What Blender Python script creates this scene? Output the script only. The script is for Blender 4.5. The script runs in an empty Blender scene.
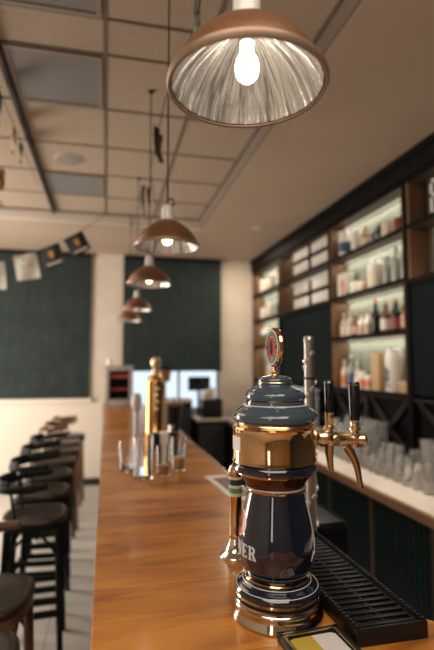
import bpy, bmesh, math, random
from mathutils import Vector, Matrix
from math import sin, cos, pi, radians, atan2, sqrt
random.seed(7)
S = bpy.context.scene
C = S.collection

# ------------------------------------------------------------------ materials
MATS = {}
def mat(name, col=(.5, .5, .5), rough=.5, metal=0., **k):
    if name in MATS: return MATS[name]
    m = bpy.data.materials.new(name); m.use_nodes = True
    b = m.node_tree.nodes['Principled BSDF']
    b.inputs['Base Color'].default_value = (*col, 1)
    b.inputs['Roughness'].default_value = rough
    b.inputs['Metallic'].default_value = metal
    for key, v in k.items():
        b.inputs[key.replace('_', ' ')].default_value = v
    MATS[name] = m
    # gentle procedural variation of the roughness so that no surface is a flat value
    nt = m.node_tree
    n = nt.nodes.new('ShaderNodeTexNoise'); n.inputs['Scale'].default_value = 14; n.inputs['Detail'].default_value = 3
    tc = nt.nodes.new('ShaderNodeTexCoord'); nt.links.new(tc.outputs['Object'], n.inputs['Vector'])
    mr = nt.nodes.new('ShaderNodeMapRange')
    mr.inputs['To Min'].default_value = max(0, rough * .8); mr.inputs['To Max'].default_value = min(1, rough * 1.2)
    nt.links.new(n.outputs['Fac'], mr.inputs['Value']); nt.links.new(mr.outputs['Result'], b.inputs['Roughness'])
    return m

def varied(name, stops, scale=(5, 5, 5), rough=.5, metal=0., detail=4, coord='Object', bump=0., dist=0., nscale=1., **k):
    """noise -> colour ramp surface"""
    m = mat(name, stops[0][1], rough, metal, **k)
    nt = m.node_tree; b = nt.nodes['Principled BSDF']
    tc = nt.nodes.new('ShaderNodeTexCoord'); mp = nt.nodes.new('ShaderNodeMapping')
    mp.inputs['Scale'].default_value = scale
    n = nt.nodes.new('ShaderNodeTexNoise'); n.inputs['Scale'].default_value = nscale
    n.inputs['Detail'].default_value = detail; n.inputs['Distortion'].default_value = dist
    r = nt.nodes.new('ShaderNodeValToRGB'); el = r.color_ramp.elements
    while len(el) < len(stops): el.new(.5)
    for e, (p, c) in zip(el, stops): e.position = p; e.color = (*c, 1)
    nt.links.new(tc.outputs[coord], mp.inputs['Vector']); nt.links.new(mp.outputs['Vector'], n.inputs['Vector'])
    nt.links.new(n.outputs['Fac'], r.inputs['Fac']); nt.links.new(r.outputs['Color'], b.inputs['Base Color'])
    if bump:
        bp = nt.nodes.new('ShaderNodeBump'); bp.inputs['Strength'].default_value = bump; bp.inputs['Distance'].default_value = .004
        nt.links.new(n.outputs['Fac'], bp.inputs['Height']); nt.links.new(bp.outputs['Normal'], b.inputs['Normal'])
    return m

def emis(name, col, s):
    m = mat(name, col, .4)
    b = m.node_tree.nodes['Principled BSDF']
    b.inputs['Emission Color'].default_value = (*col, 1); b.inputs['Emission Strength'].default_value = s
    return m

def thin_glass(name, tint=(1, 1, 1), gloss=.25, cloud=0.):
    m = bpy.data.materials.new(name); m.use_nodes = True; nt = m.node_tree
    for n in list(nt.nodes):
        if n.type != 'OUTPUT_MATERIAL': nt.nodes.remove(n)
    out = [n for n in nt.nodes if n.type == 'OUTPUT_MATERIAL'][0]
    t = nt.nodes.new('ShaderNodeBsdfTransparent'); t.inputs['Color'].default_value = (*tint, 1)
    g = nt.nodes.new('ShaderNodeBsdfGlossy'); g.inputs['Roughness'].default_value = .12
    mx = nt.nodes.new('ShaderNodeMixShader')
    lw = nt.nodes.new('ShaderNodeLayerWeight'); lw.inputs['Blend'].default_value = gloss
    nt.links.new(lw.outputs['Facing'], mx.inputs['Fac'])
    nt.links.new(t.outputs[0], mx.inputs[1]); nt.links.new(g.outputs[0], mx.inputs[2]); nt.links.new(mx.outputs[0], out.inputs['Surface'])
    if cloud:
        d = nt.nodes.new('ShaderNodeBsdfTranslucent'); d.inputs['Color'].default_value = (.85, .84, .80, 1)
        d2 = nt.nodes.new('ShaderNodeBsdfDiffuse'); d2.inputs['Color'].default_value = (.85, .84, .80, 1)
        m2 = nt.nodes.new('ShaderNodeMixShader'); nt.links.new(d.outputs[0], m2.inputs[1]); nt.links.new(d2.outputs[0], m2.inputs[2])
        m3 = nt.nodes.new('ShaderNodeMixShader'); m3.inputs['Fac'].default_value = cloud
        nt.links.new(mx.outputs[0], m3.inputs[1]); nt.links.new(m2.outputs[0], m3.inputs[2]); nt.links.new(m3.outputs[0], out.inputs['Surface'])
    MATS[name] = m
    return m

plaster = varied('warm_plaster', [(.3, (.41, .315, .23)), (.7, (.45, .345, .255))], (1.5, 1.5, 1.5), .8)
tile_m = varied('ceiling_tile', [(.35, (.37, .285, .21)), (.65, (.415, .32, .24))], (40, 40, 40), .85)
soffit_face = mat('lit_soffit_face', (.80, .74, .66), .7)  # paler than the soffit: the lit look of its front face is in the colour
grid_m = mat('ceiling_grid_bar', (.15, .115, .09), .6)
rail_m = mat('dark_rail', (.02, .017, .015), .5)
panel_m = mat('grey_light_diffuser', (.20, .19, .185), .5)
speaker_m = mat('grey_grille', (.25, .225, .20), .7)
wallm = varied('cream_wall', [(.3, (.62, .53, .44)), (.7, (.72, .63, .53))], (3, 3, 3), .75)
wain = varied('pale_panelling', [(.3, (.74, .64, .54)), (.7, (.80, .70, .59))], (12, 1, 1), .6)
base_m = mat('black_baseboard', (.02, .02, .02), .5)
darkm = mat('near_black', (.012, .012, .012), .45, 0., Specular_IOR_Level=.15)
blackgloss = mat('black_gloss', (.01, .01, .011), .12)
blackpl = mat('black_plastic', (.008, .008, .009), .32, 0., Specular_IOR_Level=.35)
darkboard = mat('dark_green_board', (.006, .010, .010), .6, 0., Specular_IOR_Level=.05)
white = mat('white_paint', (.8, .78, .74), .5)
porcelain = mat('white_porcelain', (.78, .76, .72), .25)
steel = mat('steel', (.72, .70, .67), .18, 1.)
chrome = mat('chrome', (.85, .83, .80), .06, 1.)
gold = mat('polished_brass', (.78, .50, .26), .08, 1.)
goldd = mat('satin_brass', (.82, .63, .42), .22, 1.)
copper = mat('copper_brown_enamel', (.225, .10, .047), .38, .45)
navy = mat('navy_ceramic', (.006, .0105, .024), .08, 0., Coat_Weight=1.0, Coat_Roughness=.02)
lid_navy = mat('navy_lid_sheen', (.050, .082, .112), .10, 0., Coat_Weight=1.0, Coat_Roughness=.03)  # navy lid glaze, paler because the reflected ceiling is put into its colour
brownband = mat('brown_lustre_band', (.10, .04, .02), .12, .6)
stopsw = [(.25, (.13, .075, .04)), (.5, (.30, .18, .10)), (.8, (.42, .26, .15))]
shelfwood = varied('oak_side_panel', [(.25, (.12, .06, .026)), (.5, (.20, .10, .045)), (.8, (.28, .15, .07))], (8, 8, 1.2), .5, detail=5)
shelfdark = varied('black_stained_wood', [(.3, (.004, .0035, .003)), (.7, (.009, .0075, .006))], (3, 20, 20), .65, Specular_IOR_Level=.08)
underwood = varied('dark_oak_underside', [(.3, (.06, .04, .025)), (.7, (.10, .066, .042))], (3, 20, 20), .5)
sage = mat('sage_back_panel', (.275, .31, .245), .7)
crosswood = varied('dark_brown_timber', [(.3, (.010, .006, .004)), (.7, (.022, .013, .009))], (10, 10, 2), .6, Specular_IOR_Level=.2)
counterw = varied('pale_stone_top', [(.3, (.52, .46, .41)), (.7, (.61, .545, .49))], (6, 6, 6), .3)
edgewood = varied('brown_edge_wood', [(.3, (.17, .09, .048)), (.7, (.26, .145, .08))], (20, 2, 20), .4)
ribgreen = mat('dark_green_ribs', (.010, .022, .020), .4, 0., Specular_IOR_Level=.15)
seatm = varied('brown_seat_leather', [(.3, (.020, .012, .008)), (.7, (.036, .022, .015))], (5, 5, 5), .3)
bentbrown = varied('bent_brown_wood', [(.3, (.085, .04, .018)), (.7, (.16, .08, .04))], (12, 12, 3), .3)
stoolblack = mat('dark_green_black_lacquer', (.010, .013, .011), .6, 0., Specular_IOR_Level=.12)
blind_m = None

def blind_mat():
    m = mat('dark_green_roller_fabric', (.012, .028, .026), .85)
    nt = m.node_tree; b = nt.nodes['Principled BSDF']
    tc = nt.nodes.new('ShaderNodeTexCoord'); mp = nt.nodes.new('ShaderNodeMapping'); mp.inputs['Scale'].default_value = (6, 1, 3)
    n = nt.nodes.new('ShaderNodeTexNoise'); n.inputs['Scale'].default_value = 1.4; n.inputs['Detail'].default_value = 3
    r = nt.nodes.new('ShaderNodeValToRGB')
    r.color_ramp.elements[0].position = .3; r.color_ramp.elements[0].color = (.009, .018, .0165, 1)
    r.color_ramp.elements[1].position = .75; r.color_ramp.elements[1].color = (.019, .035, .032, 1)
    nt.links.new(tc.outputs['Object'], mp.inputs[0]); nt.links.new(mp.outputs[0], n.inputs['Vector'])
    nt.links.new(n.outputs['Fac'], r.inputs[0]); nt.links.new(r.outputs[0], b.inputs['Base Color'])
    return m
blind_m = blind_mat()

def bar_mat():
    """lacquered boards whose grain runs across the bar"""
    m = mat('lacquered_bar_boards', (.4, .2, .08), .35, 0., Coat_Weight=.2, Coat_Roughness=.12, Specular_IOR_Level=.3)
    nt = m.node_tree; N = nt.nodes.new; L = nt.links.new; b = nt.nodes['Principled BSDF']
    tc = N('ShaderNodeTexCoord')
    sp = N('ShaderNodeSeparateXYZ'); L(tc.outputs['Object'], sp.inputs[0])
    dv = N('ShaderNodeMath'); dv.operation = 'DIVIDE'; dv.inputs[1].default_value = .155; L(sp.outputs['Y'], dv.inputs[0])
    fl = N('ShaderNodeMath'); fl.operation = 'FLOOR'; L(dv.outputs[0], fl.inputs[0])
    fr = N('ShaderNodeMath'); fr.operation = 'FRACT'; L(dv.outputs[0], fr.inputs[0])
    wn = N('ShaderNodeTexWhiteNoise'); wn.noise_dimensions = '1D'; L(fl.outputs[0], wn.inputs['W'])
    # grain, shifted from board to board
    cb = N('ShaderNodeCombineXYZ'); sh = N('ShaderNodeMath'); sh.operation = 'MULTIPLY_ADD'; sh.inputs[1].default_value = 7.; L(wn.outputs['Value'], sh.inputs[0]); L(sp.outputs['X'], sh.inputs[2])
    L(sh.outputs[0], cb.inputs['X']); L(sp.outputs['Y'], cb.inputs['Y'])
    mp = N('ShaderNodeMapping'); mp.inputs['Scale'].default_value = (2.4, 11, 1); L(cb.outputs[0], mp.inputs[0])
    n1 = N('ShaderNodeTexNoise'); n1.inputs['Scale'].default_value = 1; n1.inputs['Detail'].default_value = 6; n1.inputs['Distortion'].default_value = 1.6; L(mp.outputs[0], n1.inputs['Vector'])
    mp2 = N('ShaderNodeMapping'); mp2.inputs['Scale'].default_value = (5, 130, 1); L(cb.outputs[0], mp2.inputs[0])
    n2 = N('ShaderNodeTexNoise'); n2.inputs['Scale'].default_value = 1; n2.inputs['Detail'].default_value = 3; L(mp2.outputs[0], n2.inputs['Vector'])
    a1 = N('ShaderNodeMath'); a1.operation = 'MULTIPLY_ADD'; a1.inputs[1].default_value = .22; L(wn.outputs['Value'], a1.inputs[0]); L(n1.outputs['Fac'], a1.inputs[2])
    a2 = N('ShaderNodeMath'); a2.operation = 'MULTIPLY_ADD'; a2.inputs[1].default_value = .14; L(n2.outputs['Fac'], a2.inputs[0]); L(a1.outputs[0], a2.inputs[2])
    n3 = N('ShaderNodeTexNoise'); n3.inputs['Scale'].default_value = 3.2; n3.inputs['Detail'].default_value = 2; L(tc.outputs['Object'], n3.inputs['Vector'])
    a3 = N('ShaderNodeMath'); a3.operation = 'MULTIPLY_ADD'; a3.inputs[1].default_value = .34; L(n3.outputs['Fac'], a3.inputs[0]); L(a2.outputs[0], a3.inputs[2])
    a4 = N('ShaderNodeMath'); a4.operation = 'SUBTRACT'; a4.inputs[1].default_value = .17; L(a3.outputs[0], a4.inputs[0]); a2 = a4
    r = N('ShaderNodeValToRGB'); el = r.color_ramp.elements
    el[0].position = .30; el[0].color = (.06, .02, .006, 1)
    el[1].position = .86; el[1].color = (.54, .215, .038, 1)
    e = el.new(.47); e.color = (.23, .080, .016, 1)
    e = el.new(.62); e.color = (.38, .135, .023, 1)
    L(a2.outputs[0], r.inputs[0])
    # thin dark joint between boards
    j = N('ShaderNodeMath'); j.operation = 'LESS_THAN'; j.inputs[1].default_value = .012; L(fr.outputs[0], j.inputs[0])
    mx = N('ShaderNodeMix'); mx.data_type = 'RGBA'; mx.inputs[7].default_value = (.10, .035, .012, 1)
    jm = N('ShaderNodeMath'); jm.operation = 'MULTIPLY'; jm.inputs[1].default_value = .6; L(j.outputs[0], jm.inputs[0])
    L(jm.outputs[0], mx.inputs[0]); L(r.outputs[0], mx.inputs[6]); L(mx.outputs[2], b.inputs['Base Color'])
    bp = N('ShaderNodeBump'); bp.inputs['Strength'].default_value = .12; bp.inputs['Distance'].default_value = .002; L(n1.outputs['Fac'], bp.inputs['Height']); L(bp.outputs[0], b.inputs['Normal'])
    return m
barwood = bar_mat()

def floor_mat():
    m = mat('pale_floor_tiles', (.5, .48, .44), .4)
    nt = m.node_tree; N = nt.nodes.new; L = nt.links.new; b = nt.nodes['Principled BSDF']
    tc = N('ShaderNodeTexCoord'); br = N('ShaderNodeTexBrick'); br.offset = 0
    br.inputs['Scale'].default_value = 1; br.inputs['Brick Width'].default_value = .33; br.inputs['Row Height'].default_value = .33; br.inputs['Mortar Size'].default_value = .005
    br.inputs['Color1'].default_value = (.56, .53, .48, 1); br.inputs['Color2'].default_value = (.62, .59, .54, 1); br.inputs['Mortar'].default_value = (.36, .34, .31, 1)
    L(tc.outputs['Object'], br.inputs['Vector']); L(br.outputs['Color'], b.inputs['Base Color'])
    return m
floorm = floor_mat()

def mirror_mat():
    """silvered, streaked reflector glass"""
    m = mat('streaked_silver_reflector', (.8, .77, .72), .25, .85)
    nt = m.node_tree; N = nt.nodes.new; L = nt.links.new; b = nt.nodes['Principled BSDF']
    tc = N('ShaderNodeTexCoord'); sp = N('ShaderNodeSeparateXYZ'); L(tc.outputs['Object'], sp.inputs[0])
    at = N('ShaderNodeMath'); at.operation = 'ARCTAN2'; L(sp.outputs['Y'], at.inputs[0]); L(sp.outputs['X'], at.inputs[1])
    cb = N('ShaderNodeCombineXYZ'); L(at.outputs[0], cb.inputs['X']); L(sp.outputs['Z'], cb.inputs['Y'])
    mp = N('ShaderNodeMapping'); mp.inputs['Scale'].default_value = (11, 9, 1); L(cb.outputs[0], mp.inputs[0])
    n = N('ShaderNodeTexNoise'); n.inputs['Scale'].default_value = 1; n.inputs['Detail'].default_value = 5; n.inputs['Distortion'].default_value = .5; L(mp.outputs[0], n.inputs['Vector'])
    r = N('ShaderNodeValToRGB'); el = r.color_ramp.elements
    el[0].position = .36; el[0].color = (.24, .215, .19, 1); el[1].position = .60; el[1].color = (.90, .88, .86, 1)  # streaks also hold mirrored darks and brights, painted in beside the crackle
    L(n.outputs['Fac'], r.inputs[0]); L(r.outputs[0], b.inputs['Base Color'])
    r2 = N('ShaderNodeMapRange'); r2.inputs['From Min'].default_value = .3; r2.inputs['From Max'].default_value = .7; r2.inputs['To Min'].default_value = .45; r2.inputs['To Max'].default_value = .12
    L(n.outputs['Fac'], r2.inputs['Value']); L(r2.outputs['Result'], b.inputs['Roughness'])
    bp = N('ShaderNodeBump'); bp.inputs['Strength'].default_value = .5; bp.inputs['Distance'].default_value = .01; L(n.outputs['Fac'], bp.inputs['Height']); L(bp.outputs[0], b.inputs['Normal'])
    return m
silverin = mirror_mat()
clear = mat('clear_glass', (1, 1, 1), .03, 0., Transmission_Weight=1., IOR=1.45)
cglass = mat('counter_glass', (.95, .94, .92), .06, 0., Transmission_Weight=.92, IOR=1.45)
tglass = thin_glass('thin_clear_glass', (.96, .96, .94), .5, .07)
tgreen = thin_glass('thin_grey_green_glass', (.55, .66, .58), .4)
pane_m = thin_glass('window_glass', (.95, .98, 1.0), .15)
beer = mat('amber_beer', (.75, .33, .08), .1, 0., Transmission_Weight=.85, IOR=1.33)

def flat(col, rough=.5, name=None):
    return mat(name or 'paint_%02x%02x%02x_%d' % (int(col[0]*255), int(col[1]*255), int(col[2]*255), int(rough*100)), col, rough)

# ------------------------------------------------------------------ mesh helpers
class MB:
    def __init__(s): s.b = bmesh.new()
    def box(s, c, d, bev=0., rot=None, seg=2):
        t = bmesh.new(); bmesh.ops.create_cube(t, size=1)
        bmesh.ops.scale(t, vec=d, verts=t.verts)
        if bev: bmesh.ops.bevel(t, geom=t.edges[:], offset=bev, segments=seg, affect='EDGES', profile=.6)
        if rot: bmesh.ops.rotate(t, cent=(0, 0, 0), matrix=rot, verts=t.verts)
        bmesh.ops.translate(t, vec=c, verts=t.verts)
        return s._add(t)
    def b2(s, x0, x1, y0, y1, z0, z1, bev=0.):
        return s.box(((x0+x1)/2, (y0+y1)/2, (z0+z1)/2), (x1-x0, y1-y0, z1-z0), bev)
    def _add(s, t):
        me = bpy.data.meshes.new('tmp'); t.to_mesh(me); t.free(); s.b.from_mesh(me); bpy.data.meshes.remove(me); return s
    def lathe(s, prof, seg=32, c=(0, 0, 0), axis='z', closed=False):
        t = bmesh.new(); rings = []
        for r, z in prof:
            if r < 1e-5: rings.append([t.verts.new((0, 0, z))])
            else: rings.append([t.verts.new((r*cos(2*pi*i/seg), r*sin(2*pi*i/seg), z)) for i in range(seg)])
        pairs = list(zip(rings, rings[1:]))
        if closed: pairs.append((rings[-1], rings[0]))
        for a, b in pairs:
            if len(a) == 1 and len(b) == 1: continue
            for i in range(seg):
                j = (i+1) % seg
                if len(a) == 1: t.faces.new((a[0], b[j], b[i]))
                elif len(b) == 1: t.faces.new((a[i], a[j], b[0]))
                else: t.faces.new((a[i], a[j], b[j], b[i]))
        if not closed:
            for rg, fl in ((rings[0], True), (rings[-1], False)):
                if len(rg) > 1: t.faces.new(rg[::-1] if fl else rg)
        bmesh.ops.recalc_face_normals(t, faces=t.faces)
        if axis == 'x': bmesh.ops.rotate(t, cent=(0, 0, 0), matrix=Matrix.Rotation(pi/2, 3, 'Y'), verts=t.verts)
        if axis == 'y': bmesh.ops.rotate(t, cent=(0, 0, 0), matrix=Matrix.Rotation(-pi/2, 3, 'X'), verts=t.verts)
        if isinstance(axis, Vector):
            q = Vector((0, 0, 1)).rotation_difference(axis); bmesh.ops.rotate(t, cent=(0, 0, 0), matrix=q.to_matrix(), verts=t.verts)
        bmesh.ops.translate(t, vec=c, verts=t.verts)
        return s._add(t)
    def tube(s, pts, r, seg=8, flatz=1., closed=False):
        pts = [Vector(p) for p in pts]; n = len(pts); t = bmesh.new(); rings = []
        rr = r if isinstance(r, (list, tuple)) else [r]*n
        ref = None
        for i, p in enumerate(pts):
            if closed: d = (pts[(i+1) % n]-pts[i-1]).normalized()
            else: d = (pts[min(i+1, n-1)]-pts[max(i-1, 0)]).normalized()
            if ref is None or abs(ref.dot(d)) > .99:
                ref = Vector((0, 0, 1)) if abs(d.z) < .9 else Vector((1, 0, 0))
            u = d.cross(ref).normalized(); v = u.cross(d).normalized()
            if abs(d.z) >= .9: ref = v
            rings.append([t.verts.new(p+u*rr[i]*cos(2*pi*k/seg)+v*rr[i]*flatz*sin(2*pi*k/seg)) for k in range(seg)])
        prs = list(zip(rings, rings[1:]))
        if closed: prs.append((rings[-1], rings[0]))
        for a, b in prs:
            for k in range(seg):
                j = (k+1) % seg; t.faces.new((a[k], a[j], b[j], b[k]))
        if not closed:
            t.faces.new(rings[0][::-1]); t.faces.new(rings[-1])
        bmesh.ops.recalc_face_normals(t, faces=t.faces)
        return s._add(t)
    def prism(s, poly, h, M=None):
        t = bmesh.new(); a = [t.verts.new((x, y, 0)) for x, y in poly]; b = [t.verts.new((x, y, h)) for x, y in poly]
        n = len(poly); t.faces.new(a[::-1]); t.faces.new(b)
        for i in range(n): t.faces.new((a[i], a[(i+1) % n], b[(i+1) % n], b[i]))
        bmesh.ops.recalc_face_normals(t, faces=t.faces)
        if M: bmesh.ops.transform(t, matrix=M, verts=t.verts)
        return s._add(t)
    def build(s, name, m, parent=None, smooth=True, ang=40, loc=None):
        me = bpy.data.meshes.new(name); s.b.to_mesh(me); s.b.free()
        me.materials.append(m)
        if smooth:
            for p in me.polygons: p.use_smooth = True
            try: me.set_sharp_from_angle(angle=radians(ang))
            except Exception: pass
        o = bpy.data.objects.new(name, me); C.objects.link(o)
        if parent: o.parent = parent
        if loc: o.location = loc
        return o

def tag(o, label=None, cat=None, group=None, kind=None):
    if label: o['label'] = label
    if cat: o['category'] = cat
    if group: o['group'] = group
    if kind: o['kind'] = kind
    return o
def thing(name, label, cat, loc=(0, 0, 0), rz=0, group=None):
    o = bpy.data.objects.new(name, None); C.objects.link(o); o.location = loc; o.rotation_euler = (0, 0, rz)
    o.empty_display_size = .05
    return tag(o, label, cat, group)
def kids(o): return [x for x in C.objects if x.parent is o]
def copy_tree(o, parent=None):
    ks = kids(o); c = o.copy(); C.objects.link(c); c.parent = parent
    for ch in ks: copy_tree(ch, c)
    return c
def struct(name, mb, m, **k): return tag(mb.build(name, m, **k), kind='structure')
def part_label(o, l): o['label'] = l; return o

# ------------------------------------------------------------------ room shell
XL, XR, YF, YB = -3.2, 2.36, -3.0, 7.0
ZT, ZS = 3.35, 3.24
struct('floor', MB().b2(XL-.1, XR+.1, YF-.1, YB+.1, -.1, 0), floorm, smooth=False)
struct('ceiling', MB().b2(XL-.1, XR+.1, YF-.1, YB+.1, ZT, ZT+.1), tile_m, smooth=False)
g = MB()
gx0 = -.035; xs = [gx0+.54*k for k in range(-5, 3)]; ys = [2.275-.575*k for k in range(0, 9)]+[2.557+.575*k for k in range(0, 5)]
for x in xs: g.b2(x-.009, x+.009, YF, 5.43, ZT-.006, ZT)
g.b2(1.016, 1.0375, YF, 5.40, ZT-.010, ZT)
for y in ys: g.b2(XL, 1.05, y-.007, y+.007, ZT-.006, ZT-.0005)
struct('trim_1', g, grid_m, smooth=False)
struct('trim_2', MB().b2(1.05, XR, YF, YB, ZS, ZT), plaster, smooth=False)          # lowered strip over the back counter
sf = MB().b2(XL, 1.05, 5.43, YB, ZS, ZT)
struct('trim_3', sf, plaster, smooth=False)
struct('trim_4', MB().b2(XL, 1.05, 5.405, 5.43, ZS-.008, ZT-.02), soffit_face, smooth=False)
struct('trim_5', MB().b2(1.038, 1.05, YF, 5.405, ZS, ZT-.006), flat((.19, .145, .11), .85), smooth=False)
struct('wall_left', MB().b2(XL-.1, XL, YF, YB, 0, ZT), wallm, smooth=False)
struct('wall_right', MB().b2(XR, XR+.1, YF, YB, 0, ZT), flat((.03, .028, .025), .6), smooth=False)
struct('wall_front', MB().b2(XL, XR, YF-.1, YF, 0, ZT), flat((.05, .04, .03), .7), smooth=False)
m = MB()  # unseen battens added so the brass collar reflects stripes
for k in range(14): m.b2(-3.0+k*.38, -3.0+k*.38+.20, YF, YF+.03, .1, 3.2, .004)
struct('trim_8', m, varied('reflection_battens', [(.3, (.34, .21, .11)), (.7, (.50, .32, .18))], (6, 6, 1), .5), smooth=False)
# back wall with the two window openings
w = MB(); T = .12
W1 = (-2.7, -.224, 1.19, 3.2); W2 = (.23, 1.665, .98, 3.2)
def wb(x0, x1, z0, z1): w.b2(x0, x1, YB, YB+T, z0, z1)
wb(XL, W1[0], 0, ZS); wb(W1[0], W1[1], 0, W1[2]); wb(W1[0], W1[1], W1[3], ZS); wb(W1[1], W2[0], 0, ZS)
wb(W2[0], W2[1], 0, W2[2]); wb(W2[0], W2[1], W2[3], ZS); wb(W2[1], XR, 0, ZS)
struct('wall_back', w, wallm, smooth=False)
struct('trim_6', MB().b2(XL, -.03, YB-.015, YB, .10, 1.14), wain, smooth=False)
struct('baseboard_back', MB().b2(XL, XR, YB-.03, YB, 0, .10), base_m, smooth=False)
for i, (x0, x1, z0, z1) in enumerate((W1, W2)):
    wr = thing('window_%d' % (i+1), None, None, ((x0+x1)/2, YB+.07, (z0+z1)/2)); tag(wr, kind='structure')
    f = MB(); hx, hz = (x1-x0)/2, (z1-z0)/2
    for sx in (-1, 1): f.box((sx*(hx-.025), 0, 0), (.05, .05, 2*hz))
    for sz in (-1, 1): f.box((0, 0, sz*(hz-.025)), (2*hx-.1, .05, .05))
    if i == 1: f.box((.1, 0, 0), (.04, .05, 2*hz-.1))
    f.build('window_frame', flat((.35, .36, .36), .4), wr, smooth=False)
    MB().box((0, 0, 0), (2*hx-.1, .006, 2*hz-.1)).build('pane', pane_m, wr, smooth=False)
struct('trim_7', MB().b2(-2.75, -.19, YB-.05, YB+.03, 1.135, 1.19, .004), flat((.78, .70, .58), .5), smooth=False)
# roller blinds
def blind(x0, x1, z0, z1, label):
    t = thing('roller_blind', label, 'blind', ((x0+x1)/2, YB-.03, z0))
    n = 40; W = x1-x0
    m = MB()
    m.box((0, 0, (z1-z0)/2+.01), (W, .006, z1-z0-.02))
    m.build('fabric', blind_m, t, smooth=False)
    MB().box((0, 0, .012), (W, .02, .024), .004).build('hem_bar', flat((.02, .03, .028), .4), t)
    MB().lathe([(.03, -W/2), (.03, W/2)], 16, (0, 0, z1-z0-.005), 'x').build('roller', darkm, t)
    return t
blind(-2.75, -.222, 1.192, 3.21, 'wide dark green roller blind pulled fully down left of the pale column')
blind(.225, 1.67, 1.56, 3.21, 'dark green roller blind pulled partway down, daylight showing below it')

# light panels, speaker, downlights in the ceiling
def light_panel(x0, x1, y0, y1, label):
    t = thing('ceiling_light', label, 'ceiling light', ((x0+x1)/2, (y0+y1)/2, ZT-.006), group='grey ceiling light panels')
    dx, dy = x1-x0, y1-y0; f = MB()
    for s in (-1, 1):
        f.box((s*(dx/2-.012), 0, -.004), (.024, dy, .008)); f.box((0, s*(dy/2-.012), -.004), (dx-.048, .024, .008))
    f.build('frame', flat((.26, .21, .17), .5), t, smooth=False)
    MB().box((0, 0, .001), (dx-.048, dy-.048, .006)).build('diffuser', panel_m, t, smooth=False)
light_panel(-.56, -.05, 1.715, 2.262, 'grey square ceiling light panel cut by the top edge of the photo')
light_panel(-.56, -.05, 2.57, 3.12, 'large grey square ceiling light panel beside the dark rail, second from top edge')
light_panel(-.56, -.05, 4.30, 4.85, 'small looking grey ceiling light panel farthest away, beyond the round speaker')
t = thing('ceiling_speaker', 'round grey speaker grille set flush in a ceiling tile', 'speaker', (-.319, 4.0, ZT))
MB().lathe([(.0, -.006), (.095, -.006), (.105, -.003), (.108, 0)], 32).build('grille', speaker_m, t)
MB().lathe([(.108, 0), (.108, -.007), (.120, -.005), (.122, 0)], 32, closed=True).build('rim', flat((.5, .42, .34), .5), t)
t = thing('downlight', 'small unlit recessed downlight in the smooth ceiling above the shelves', 'downlight', (1.667, 5.217, ZS))
MB().lathe([(.045, 0), (.045, -.008), (.06, -.006), (.065, 0)], 24, closed=True).build('ring', flat((.5, .42, .34), .4), t)
MB().lathe([(0, -.004), (.044, -.004), (.044, 0), (0, 0)], 24).build('lens', flat((.6, .55, .48), .3), t)
r_ = MB().b2(-.600, -.570, -2.9, 5.40, ZT-.04, ZT-.006, .003)
tag(r_.build('ceiling_rail', rail_m), 'long dark rail running along the tiled ceiling left of the lamps', 'rail')

# ------------------------------------------------------------------ bar
BZ = 1.13
bar = thing('bar_counter', 'long lacquered orange brown wooden bar with boards running across', 'bar', (0, 0, 0))
poly = [(-.02, .3), (.71, .3), (.71, .93), (.668, .97), (.668, 1.75), (.60, 1.78), (.60, 6.5), (-.02, 6.5)]
tp = MB().prism(poly, .05, Matrix.Translation((0, 0, BZ-.05))).build('top', barwood, bar, smooth=False)
bv = tp.modifiers.new('b', 'BEVEL'); bv.width = .004; bv.segments = 2
MB().b2(.12, .54, .35, 6.45, 0, BZ-.05).build('body', flat((.05, .025, .014), .5), bar, smooth=False)
part_label(MB().b2(.601, .612, 1.80, 6.5, BZ-.03, BZ-.001, .002).build('edge_strip', steel, bar), 'thin pale metal strip along the bar edge')
fr = MB()
for k in range(40): fr.b2(.105, .12, .4+k*.15, .53+k*.15, .05, BZ-.08, .004)
fr.build('front_boards', flat((.06, .03, .016), .45), bar, smooth=False)

# ------------------------------------------------------------------ beer tower
def oval(cx, cy, rx, ry, n=28): return [(cx+rx*cos(2*pi*k/n), cy+ry*sin(2*pi*k/n)) for k in range(n)]
def interp(prof, z):
    for (r0, z0), (r1, z1) in zip(prof, prof[1:]):
        lo, hi = min(z0, z1), max(z0, z1)
        if lo <= z <= hi and hi > lo: return r0+(r1-r0)*(z-z0)/(z1-z0)
    return prof[-1][0]
def smoothprof(pts, n=6):
    out = []
    P_ = [pts[0]]+list(pts)+[pts[-1]]
    for i in range(1, len(P_)-2):
        p0, p1, p2, p3 = P_[i-1], P_[i], P_[i+1], P_[i+2]
        for k in range(n):
            u = k/n
            out.append(tuple(.5*((2*p1[a])+(-p0[a]+p2[a])*u+(2*p0[a]-5*p1[a]+4*p2[a]-p3[a])*u*u+(-p0[a]+3*p1[a]-3*p2[a]+p3[a])*u**3) for a in (0, 1)))
    out.append(tuple(pts[-1])); return out
TX, TY = .379, 1.052
tw = thing('beer_tower', 'tall navy ceramic beer tower with brass collar, two taps and round badge', 'beer tower', (TX, TY, BZ))
L_ = 64
KX = -.004      # the collar sits a few millimetres off the foot's axis
MB().lathe([(0, 0), (.0995, 0), (.1015, .003), (.1005, .008), (.0965, .016), (.0945, .025), (.0955, .028), (.0945, .031), (.0925, .033), (.0935, .037), (.092, .040), (0, .041)], L_).build('base_ring', mat('warm_chrome', (.62, .54, .44), .1, 1.), tw)
MB().lathe([(.06, .0405), (.089, .0405), (.0885, .045), (.06, .045)], L_).build('base_groove', darkm, tw)
MB().lathe([(.06, .0447), (.0905, .0447), (.0925, .048), (.0905, .0515), (.06, .0515)], L_).build('base_band', gold, tw)
footp = smoothprof([(.089, .051), (.0935, .056), (.0935, .061), (.088, .068), (.079, .0735), (.072, .079)])
MB().lathe([(.05, .051)]+footp+[(.05, .0795)], L_).build('foot', navy, tw)
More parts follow.
